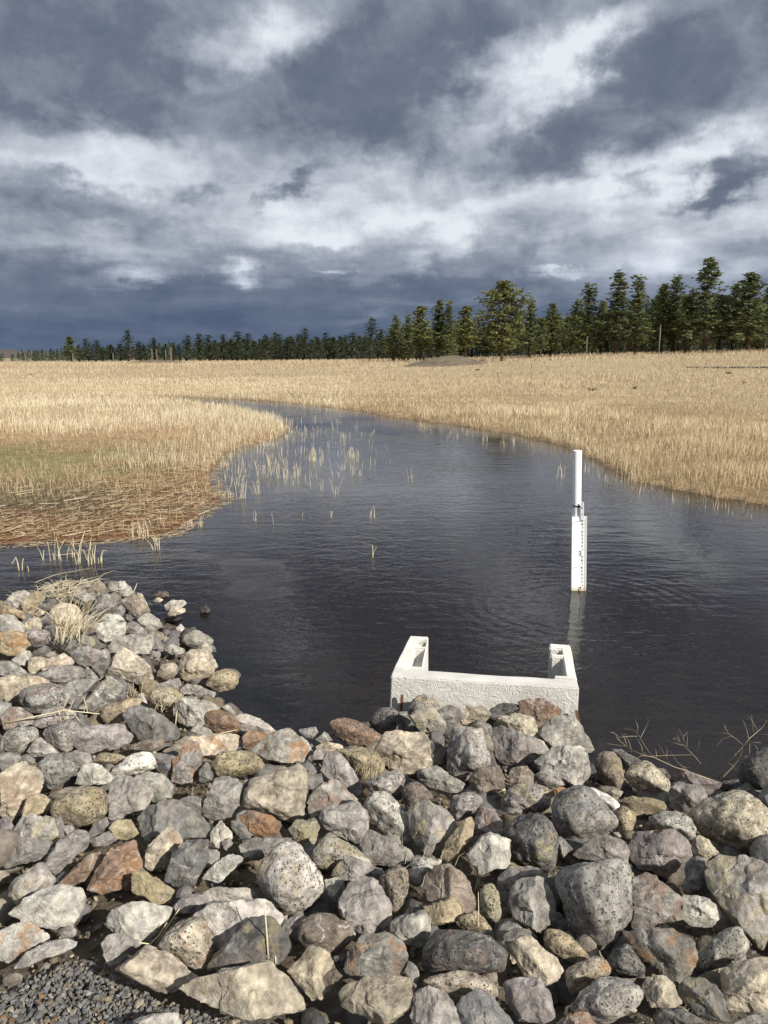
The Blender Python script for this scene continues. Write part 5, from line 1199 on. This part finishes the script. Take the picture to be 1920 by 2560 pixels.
# three dry branching weeds at the water edge on the right
def weed(paths, lab, rad0):
    g0 = rock_pt(*paths[0][0], .12); dist = g0[1]; mb = MB()
    for k2, pts in enumerate(paths):
        P_ = []
        for i, (px, py) in enumerate(pts):
            d = ray(px, py); P_.append(CAM + d * (dist + .06 * math.sin(i * 1.3 + k2 * 2.1) * (1 if i else (0 if k2 == 0 else .5))) / d[1] - g0)
        r0 = rad0 * .55 if k2 == 0 else rad0 * .32; mb.tube(P_, [r0 * (1 - .6 * i / max(1, len(P_) - 1)) for i in range(len(P_))], 5)
    me = mb.mesh('dry_weed', M_WOOD, True); o = obj('dry_weed', me, None, g0); return prop(o, lab, 'dry weed', 'dry weeds at the water edge')
M_WOOD = plain('dry stalk', (.30, .245, .165), .7, 20, .2)
c_ = lambda x, y: (1450 + x * 470 / 1659, 1750 + y * 470 / 1659)
Pp = lambda *q: [c_(*w) for w in q]
weed([Pp((1190, 715), (960, 632), (830, 590), (650, 505), (575, 490), (450, 440), (415, 410), (240, 385)), Pp((640, 500), (580, 420), (535, 340), (500, 285), (460, 260), (385, 255)), Pp((505, 295), (510, 230), (478, 155)), Pp((535, 330), (580, 245), (603, 190), (598, 160)), Pp((505, 320), (430, 320), (350, 330)),
      Pp((415, 405), (395, 340), (362, 290)), Pp((450, 430), (430, 360), (388, 292)), Pp((415, 410), (360, 370), (318, 330)), Pp((550, 475), (545, 410), (490, 318)), Pp((640, 495), (800, 488), (980, 484)), Pp((575, 495), (545, 490), (510, 510)), Pp((572, 530), (574, 460)), Pp((450, 450), (400, 468)), Pp((350, 330), (300, 290), (270, 285)), Pp((365, 375), (330, 330), (310, 300)), Pp((675, 500), (668, 425))],
     'long dry weed with many forked twigs reaching left over the water', .0042)
weed([Pp((1140, 695), (1085, 600), (1080, 580), (1015, 500), (940, 425), (905, 385), (730, 332)), Pp((940, 420), (905, 320), (868, 245)), Pp((905, 380), (915, 320), (950, 280)), Pp((945, 410), (948, 330), (942, 300)), Pp((1015, 500), (1040, 430), (1060, 350)), Pp((910, 400), (830, 380), (735, 360)), Pp((880, 365), (858, 300)), Pp((890, 375), (840, 335), (820, 350)), Pp((1085, 580), (1110, 572)), Pp((1085, 615), (1000, 603), (900, 585)), Pp((790, 560), (740, 470), (692, 390)), Pp((950, 620), (860, 550), (790, 440)), Pp((765, 500), (770, 440), (755, 410))],
     'middle dry weed with short forked twigs over the dark water', .0032)
weed([Pp((1235, 705), (1350, 590), (1410, 510), (1440, 410), (1500, 335), (1560, 285), (1610, 240), (1650, 180)), Pp((1445, 405), (1380, 345), (1310, 300), (1225, 285), (1165, 325)), Pp((1310, 298), (1285, 250), (1273, 210)), Pp((1325, 320), (1260, 345), (1210, 400)), Pp((1535, 300), (1520, 230), (1515, 130)), Pp((1568, 275), (1530, 200), (1480, 125)), Pp((1490, 345), (1470, 260), (1438, 175)), Pp((1550, 300), (1660, 305)),
      Pp((1500, 370), (1600, 378)), Pp((1495, 490), (1500, 380)), Pp((1410, 520), (1480, 505), (1560, 510)), Pp((1380, 495), (1440, 500), (1510, 490)), Pp((1350, 590), (1335, 565), (1310, 560)), Pp((1345, 600), (1385, 612)), Pp((1220, 695), (1300, 560), (1435, 415)), Pp((1580, 450), (1535, 390))],
     'tall dry weed with bare crooked twigs beside the dark brown boulder', .0045)
# ================================================================= pines, bare trees, poles, far wood
def leaf_mat(name, a, b2):
    m, n, b, out = mat(name); t = n.n('ShaderNodeAttribute', attribute_name='tint').outputs['Fac']; oi = n.n('ShaderNodeObjectInfo')
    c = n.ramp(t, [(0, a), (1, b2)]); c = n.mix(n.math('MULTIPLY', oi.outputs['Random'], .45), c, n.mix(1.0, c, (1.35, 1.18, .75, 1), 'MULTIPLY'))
    n.put(b.inputs['Base Color'], c); b.inputs['Roughness'].default_value = .65
    tr = n.n('ShaderNodeBsdfTranslucent'); n.put(tr.inputs[0], c); mx = n.n('ShaderNodeMixShader', i_0=.18); n.link(b.outputs[0], mx.inputs[1]); n.link(tr.outputs[0], mx.inputs[2]); n.link(mx.outputs[0], out.inputs[0]); return m
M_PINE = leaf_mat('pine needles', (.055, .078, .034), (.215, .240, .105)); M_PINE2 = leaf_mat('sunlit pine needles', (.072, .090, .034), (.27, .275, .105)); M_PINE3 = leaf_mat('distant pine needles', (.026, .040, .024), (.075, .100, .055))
M_BARK = plain('pine bark', (.085, .055, .04), .9, 3, .4); M_TWIG = plain('bare twigs', (.20, .175, .15), .9, 3, .2)
def pine(seed, rmax, base, nb, cl, lobes=.5, conic=1.0, csize=.02, taper=.85, needle=M_PINE):
    """unit-height pine: trunk with limbs, crown of needle clumps set along the limbs"""
    r = np.random.default_rng(seed); tk = MB(); lean = r.normal(0, .012, 2)
    tp = [(lean[0] * z * 1.0 + .004 * math.sin(z * 9 + seed), lean[1] * z, z) for z in np.linspace(-.02, .97, 8)]; tk.tube(tp, [.013 * (1 - .9 * i / 7) + .001 for i in range(8)], 7)
    tri, tint = [], []
    gaps = r.uniform(0, 6.28, 4), r.uniform(base, .9, 4)
    nb = int(nb * 1.25)
    for i in range(nb):
        u = (i + r.uniform(0, 1)) / nb; z = base + (1 - base) * u ** .92; a = i * 2.4 + r.normal(0, .5)
        prof_ = (1 - u) ** (taper + .12) * (.40 + .60 * min(1, (u + .04) / .22)) if conic else math.sin(pi * min(1, (u * .93 + .07))) ** .6 * (1 - .25 * u)
        L = rmax * (prof_ + .035) * r.uniform(1 - lobes, 1.12) * (1 + .22 * math.sin(3 * a + seed) * lobes)
        if any(abs(z - gz_) < .045 and cos(a - ga) > .35 for ga, gz_ in zip(*gaps)): L *= .45
        dirz = .55 * u - .12 + r.normal(0, .10); o_ = np.array([lean[0] * z, lean[1] * z, z]); dv = np.array([cos(a), sin(a), dirz]); tip = o_ + dv * L
        if L > .025: tk.tube([tuple(o_), tuple(o_ + dv * L * .85 + np.array([0, 0, .1 * L]))], [.0032 * (1 - .7 * u) + .0006, .0006], 3, False)
        nc = max(2, int(cl * (.45 + L / rmax)))
        for c_ in range(nc):
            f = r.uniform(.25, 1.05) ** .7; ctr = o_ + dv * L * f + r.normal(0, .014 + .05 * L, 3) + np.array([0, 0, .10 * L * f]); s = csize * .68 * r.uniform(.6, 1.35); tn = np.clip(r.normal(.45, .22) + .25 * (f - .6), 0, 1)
            for k2 in range(14):
                d1 = r.normal(size=3); d1 /= np.linalg.norm(d1); d2 = np.cross(d1, r.normal(size=3)); d2 /= np.linalg.norm(d2) + 1e-9; d1[2] = abs(d1[2]) * .7 + .1
                p = ctr + r.normal(0, s * .35, 3); tri.append(np.array([p - d2 * s * .38, p + d2 * s * .38, p + d1 * s * 1.15])); tint.append(np.clip(tn + r.normal(0, .12), 0, 1))
    v = np.concatenate(tri); me = new_mesh('crown', v, np.arange(len(v)).reshape(-1, 3), False, needle); attr(me, 'tint', np.repeat(tint, 3))
    tm = tk.mesh('trunk', M_BARK, True); rad = np.percentile(np.hypot(v[:, 0], v[:, 1]), 97); return tm, me, rad, v[:, 2].max()
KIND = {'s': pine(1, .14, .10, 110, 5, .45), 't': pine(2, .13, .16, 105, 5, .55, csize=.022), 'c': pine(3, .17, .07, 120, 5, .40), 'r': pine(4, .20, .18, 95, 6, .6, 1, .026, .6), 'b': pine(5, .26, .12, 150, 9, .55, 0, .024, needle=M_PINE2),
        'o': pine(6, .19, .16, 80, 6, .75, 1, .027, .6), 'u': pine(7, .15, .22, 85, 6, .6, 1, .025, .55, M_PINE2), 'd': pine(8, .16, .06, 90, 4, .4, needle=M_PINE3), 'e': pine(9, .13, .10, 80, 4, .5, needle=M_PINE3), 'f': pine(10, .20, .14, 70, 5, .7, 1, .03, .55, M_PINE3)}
def tree(px, top, halfw, dist, kind, lab, group, base_py=None):
    d = ray(px, 880); x, y = d[0] / d[1] * dist, dist; z = terrain_z(x, y)[0][0]; tm, cm, rad, zm = KIND[kind]
    e = ray(px, top); hgt = CAM[2] + e[2] / e[1] * dist - z; w = halfw * (1.26 if dist < 190 else 1.85) / F * dist / math.cos(math.atan(d[0] / d[1])) if halfw else hgt * rad
    t = empty('pine_tree', (x, y, z), random.uniform(0, 6.28)); s = hgt / zm; t.scale = (w / rad, w / rad, s) if halfw else (s, s, s)
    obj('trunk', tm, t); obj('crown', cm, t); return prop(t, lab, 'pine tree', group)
G1 = 'pines of the grove on the right'; G2 = 'dark pines along the far left skyline'; G3 = 'pines filling the grove behind the front row'
NEAR = [(925, 791, 26, 170, 'd', 'tall dark pine standing out left of the grove'), (955, 822, 20, 175, 'e', 'small pine just right of the tall dark outlier'), (998, 786, 24, 128, 'c', 'bushy pine at the left end of the grove'), (1020, 783, 20, 132, 's', 'narrow pine second in the grove from its left end'),
        (1051, 763, 28, 122, 'u', 'yellowish pine left of the earth mound'), (1096, 745, 25, 126, 't', 'tall slender pine rising behind the earth mound'), (1121, 750, 24, 124, 's', 'pine twinned with the tall slender one behind the mound'), (1164, 763, 28, 116, 'u', 'sunlit bushy pine over the right flank of the mound'), (1197, 784, 17, 150, 'e', 'thin distant pine between the sunlit pine and the great pine'),
        (1254, 699, 52, 98, 'b', 'great broad sunlit pine standing alone before the grove'), (1324, 746, 28, 112, 's', 'pine just right of the great broad pine'), (1352, 792, 22, 108, 'r', 'short pine in front between two taller ones'), (1377, 754, 26, 120, 't', 'pine second right of the great broad pine'), (1386, 782, 24, 128, 'o', 'low loose pine behind the short front pine'),
        (1426, 748, 28, 112, 'c', 'pine with dense pointed crown left of the pale pole'), (1469, 703, 34, 112, 's', 'tall conical pine in the middle of the right grove'), (1500, 751, 26, 120, 'r', 'lower round pine right of the tall conical one'), (1515, 774, 22, 118, 'o', 'short dark pine under the lower round pine'), (1540, 672, 34, 110, 't', 'very tall spire-topped pine left of the paired pines'),
        (1589, 684, 34, 110, 's', 'tall even pine right of the spire-topped one'), (1632, 724, 27, 116, 'c', 'dark pine left of the pale utility pole'), (1653, 705, 28, 112, 'r', 'dark pine rising behind the pale utility pole'), (1681, 684, 30, 112, 't', 'tall narrow-topped pine right of the pale utility pole'), (1712, 739, 26, 108, 'u', 'lighter yellow-green pine with bare lower trunk'),
        (1724, 716, 24, 124, 's', 'pine half hidden behind the yellow-green one'), (1761, 640, 42, 106, 'o', 'tallest ragged pine of the right grove'), (1798, 735, 30, 114, 'u', 'yellowish pine right of the tallest ragged pine'), (1829, 702, 27, 112, 't', 'slim pine between the tallest one and the heavy one'), (1869, 677, 46, 104, 'o', 'heavy wide dark pine near the right end of the grove'), (1909, 714, 32, 108, 'r', 'last dark pine at the right end of the grove'), (1948, 690, 40, 112, 'o', 'pine beyond the last dark one at the right end')]
for q in NEAR: tree(*q, G1)
r = np.random.default_rng(33)
for i in range(34):
    px = 985 + i * 28.5 + r.uniform(-12, 12); top = np.interp(px, [985, 1200, 1300, 1500, 1700, 1950], [802, 800, 785, 768, 738, 735]) + r.uniform(-10, 22)
    tree(px, top, r.uniform(20, 30), r.uniform(134, 165), r.choice(list('scdter')), 'dark pine filling the grove behind its front row', G3)
LEFT = [(178, 840, 12, 'o', 'ragged lone pine at the left end of the far row'), (197, 861, 9, 'e', ''), (220, 845, 12, 'd', ''), (238, 849, 14, 'd', ''), (255, 868, 9, 'e', ''), (279, 861, 10, 'f', 'loose pine at the gap before the tall spire'), (301, 858, 12, 'd', ''), (321, 822, 15, 'd', 'tall pointed pine overtopping the left half of the far row'), (350, 852, 11, 'e', ''), (364, 862, 11, 'd', ''), (387, 844, 13, 'e', ''), (411, 858, 10, 'd', ''), (434, 855, 11, 'd', ''), (449, 860, 10, 'e', ''), (466, 836, 15, 'd', ''), (499, 832, 15, 'd', ''), (524, 836, 14, 'e', ''), (542, 848, 11, 'd', ''),
        (558, 835, 13, 'e', ''), (579, 846, 12, 'd', ''), (593, 826, 17, 'd', ''), (615, 831, 17, 'd', ''), (639, 852, 12, 'f', ''), (652, 846, 11, 'd', ''), (665, 835, 13, 'e', ''), (686, 829, 14, 'd', ''), (703, 833, 14, 'd', ''), (718, 842, 12, 'e', ''), (732, 838, 12, 'd', ''), (746, 835, 11, 'e', ''), (758, 818, 17, 'd', 'pine rising highest in the right half of the far row'), (775, 846, 13, 'd', ''), (796, 844, 12, 'e', ''), (819, 829, 14, 'd', ''), (834, 843, 12, 'f', ''), (851, 840, 12, 'd', ''), (865, 837, 11, 'e', ''), (880, 829, 15, 'd', ''), (897, 838, 12, 'd', ''), (910, 842, 12, 'e', ''), (945, 832, 14, 'd', ''), (972, 836, 14, 'd', ''), (985, 830, 13, 'e', '')]
ORD = 'first second third fourth fifth sixth seventh eighth ninth tenth eleventh twelfth thirteenth fourteenth fifteenth sixteenth seventeenth eighteenth nineteenth twentieth'.split()
anch, cnt_ = 'ragged lone pine', 0
ANCH = {178: 'ragged lone pine', 279: 'loose pine at the gap', 321: 'tall pointed pine', 558: 'pine behind the end of the bend', 758: 'highest pine of the right half'}
for (px, top, hw, kd, lab) in LEFT:
    if px == 558: lab = 'dark pine of the far row straight behind the far end of the water bend'
    if px == 945: lab = 'dark pine between the tall dark outlier and the small pine beside it'
    if px == 972: lab = 'dark far pine just right of the small pine beside the outlier'
    if px == 985: lab = 'dark far pine touching the left end of the right grove'
    if px in ANCH: anch, cnt_ = ANCH[px], 0
    elif not lab: lab = f'dark far-row pine, {ORD[cnt_]} right of the {anch}'; cnt_ += 1
    tree(px, top, hw, r.uniform(215, 245) if px < 640 else r.uniform(195, 215), kd, lab or 'dark pine in the even far row along the skyline', G2)
# distant wood that reads as one dark band
tri, tint = [], []
for i in range(760):
    px = (r.uniform(-160, 1080) if i > 60 else r.uniform(-1000, -160)) if i < 420 else (r.uniform(1000, 2100) if i < 640 else r.uniform(2000, 3100)); d = ray(px, 880); dist = r.uniform(270, 330) if i < 420 else r.uniform(172, 200); x = d[0] / d[1] * dist; z = terrain_z(x, dist)[0][0]
    top = np.interp(px, [-160, 100, 330, 600, 999], [884, 878, 866, 852, 842]) + r.uniform(-6, 7) if i < 420 else np.interp(px, [1000, 1300, 1600, 2100], [822, 808, 788, 776]) + r.uniform(-12, 22); hgt = CAM[2] + ray(px, top)[2] / ray(px, top)[1] * dist - z; w = hgt * r.uniform(.22, .34)
    for k2 in range(90):
        u = r.uniform(0, 1); a = r.uniform(0, 6.28); q = w * (1 - u) ** .8 * sqrt(r.uniform(.2, 1)); p = np.array([x + q * cos(a), dist + q * sin(a), z + u * hgt]); s = hgt * .11
        d1 = r.normal(size=3); d1 /= np.linalg.norm(d1); d2 = np.cross(d1, r.normal(size=3)); d2 /= np.linalg.norm(d2); tri.append(np.array([p - d2 * s * .5, p + d2 * s * .5, p + d1 * s * .9])); tint.append(r.uniform(0, .7))
v = np.concatenate(tri); me = new_mesh('treeline', v, np.arange(len(v)).reshape(-1, 3), False, M_PINE3); attr(me, 'tint', np.repeat(tint, 3)); prop(obj('treeline', me), kind='stuff')

# bare trees
def bare(px, top, dist, lab, seed, spread=.10):
    r = np.random.default_rng(seed); d = ray(px, 880); x = d[0] / d[1] * dist; z = terrain_z(x, dist)[0][0]; H = CAM[2] + ray(px, top)[2] / ray(px, top)[1] * dist - z; mb = MB()
    mb.tube([(0, 0, -.1), (0.02, 0, H * .5), (0, 0, H * .97)], [.10, .07, .02], 5)
    for i in range(46):
        z0 = H * r.uniform(.05, .75); a = r.uniform(0, 6.28); L = H * r.uniform(.18, .42); q = spread * r.uniform(.5, 1.5) * 2.2
        p1 = (cos(a) * q * L, sin(a) * q * L, z0 + L * .6); p2 = (cos(a) * q * L * 1.3, sin(a) * q * L * 1.3, z0 + L); mb.tube([(0, 0, z0), p1, p2], [.045, .035, .012], 3, False)
    o = obj('bare_tree', mb.mesh('bare_tree', M_TWIG), None, (x, dist, z)); return prop(o, lab, 'bare tree', 'leafless grey trees before the far row')
bare(379, 872, 185, 'left of the pair of thin leafless grey saplings', 1, .07); bare(391, 874, 187, 'right of the pair of thin leafless grey saplings', 2, .06); bare(427, 866, 182, 'leafless grey tree standing right of the thin saplings', 3, .11)

# utility poles with cross arm and wires between the left ones
M_POLE = plain('weathered pole', (.19, .17, .145), .85, 4, .2)
POLES = [(62, 884, 200, 'pale utility pole at the far left end of the field'), (181, 884, 185, 'pale utility pole beside the ragged lone pine'), (282, 883, 180, 'pale utility pole near the gap in the far row'), (414, 874, 200, 'thin utility pole behind the leafless trees'), (1647, 813, 103, 'pale wooden utility pole in front of the right grove'), (1466, 841, 108, 'short pale post at the foot of the tall conical pine')]
tops = []
for (px, top, dist, lab) in POLES:
    d = ray(px, 880); x = d[0] / d[1] * dist; z = terrain_z(x, dist)[0][0]; H = CAM[2] + ray(px, top)[2] / ray(px, top)[1] * dist - z; t = empty('utility_pole', (x, dist, z)); wd = .075 if dist > 150 else .06
    mb = MB(); mb.tube([(0, 0, -.2), (0, 0, H)], [wd * 1.25, wd], 8); obj('pole', mb.mesh('pole', M_POLE, True), t)
    mb = MB(); mb.tube([(0, -wd - .05, H - .25), (0, -wd - .05, H - .05)], [.05, .04], 6); obj('insulator', mb.mesh('insulator', M_POLE, True), t)
    prop(t, lab, 'utility pole', 'utility poles at the edge of the field'); tops.append(np.array([x, dist, z + H - .2]))
mb = MB()
for a, b2 in ((0, 1), (1, 2), (2, 3)):
    p, q = tops[a], tops[b2]; mb.tube([tuple(p * (1 - t) + q * t - np.array([0, 0, 1.0 * 4 * t * (1 - t)])) for t in np.linspace(0, 1, 9)], [.02] * 9, 3, False)
prop(obj('overhead_wire', mb.mesh('overhead_wire', M_DARK)), 'thin overhead wire sagging between the far left utility poles', 'wire')

# dead stalks and scrub dots in the field
M_STALK = plain('dead stalk', (.17, .12, .075), .9, 6, .3)
def stalk(px, base, top, lab):
    g = ground_pt(px, base); d = g[1]; H = CAM[2] + ray(px, top)[2] / ray(px, top)[1] * d - g[2]; mb = MB(); mb.tube([(0, 0, -.05), (.01 * H, 0, H * .55), (.0, .0, H)], [.010 * d / 40, .009 * d / 40, .012 * d / 40], 5); mb.tube([(0.004, 0, H * .78), (0, 0, H * 1.0)], [.016 * d / 40, .010 * d / 40], 6)
    prop(obj('dead_stalk', mb.mesh('dead_stalk', M_STALK, True), None, g), lab, 'dead stalk', 'dead stalks standing in the field')
for q in ((1327, 966, 906, 'tallest dark dead stalk standing in the meadow beyond the water'), (1243, 958, 930, 'dead stalk left of the tallest one in the meadow'), (972, 948, 915, 'dead stalk in the meadow below the earth mound'), (1276, 955, 936, 'short dead stalk beside the tallest one'), (1546, 958, 936, 'dead stalk in the meadow right of centre'), (1782, 965, 938, 'dead stalk in the meadow before the heavy dark pine'), (1776, 1010, 978, 'dead stalk in the tall grass of the right bank'), (302, 1130, 1088, 'dark dead stalk standing on the left mossy flat'), (1742, 962, 945, 'stub of dead stalk in the right meadow')): stalk(*q)
def scrub(px, py, size, lab, seed):
    r = np.random.default_rng(seed); g = ground_pt(px, py); s = size / F * g[1]; mb = MB()
    for i in range(60):
        a = r.uniform(0, 6.28); e = r.uniform(.1, 1.2); L = s * r.uniform(.4, 1); mb.tube([(0, 0, 0), (cos(a) * L * .6, sin(a) * L * .6, L * .4 * e + .02), (cos(a) * L, sin(a) * L, L * .7 * e)], [.10 * s, .07 * s, .02 * s], 3, False)
    prop(obj('dead_scrub', mb.mesh('dead_scrub', M_STALK), None, g), lab, 'scrub', 'dead brown scrub in the field')
scrub(1193, 926, 7, 'small brown dead bush below the earth mound', 1); scrub(1821, 935, 10, 'dark dead bush in the meadow on the right', 2); scrub(1861, 958, 6, 'smaller dark bush below the dead bush on the right', 3); scrub(77, 938, 5, 'dark tuft in the field at the far left', 4); scrub(738, 950, 5, 'dark tuft in the field before the far row', 5); scrub(322, 911, 7, 'brown bush at the foot of the tall pointed pine', 6); scrub(392, 907, 14, 'wide brown thicket under the leafless trees', 7); scrub(1480, 978, 14, 'tangled dead stems in the meadow behind the gauge', 8); scrub(1585, 972, 10, 'tangled dead stems second from the gauge', 9)
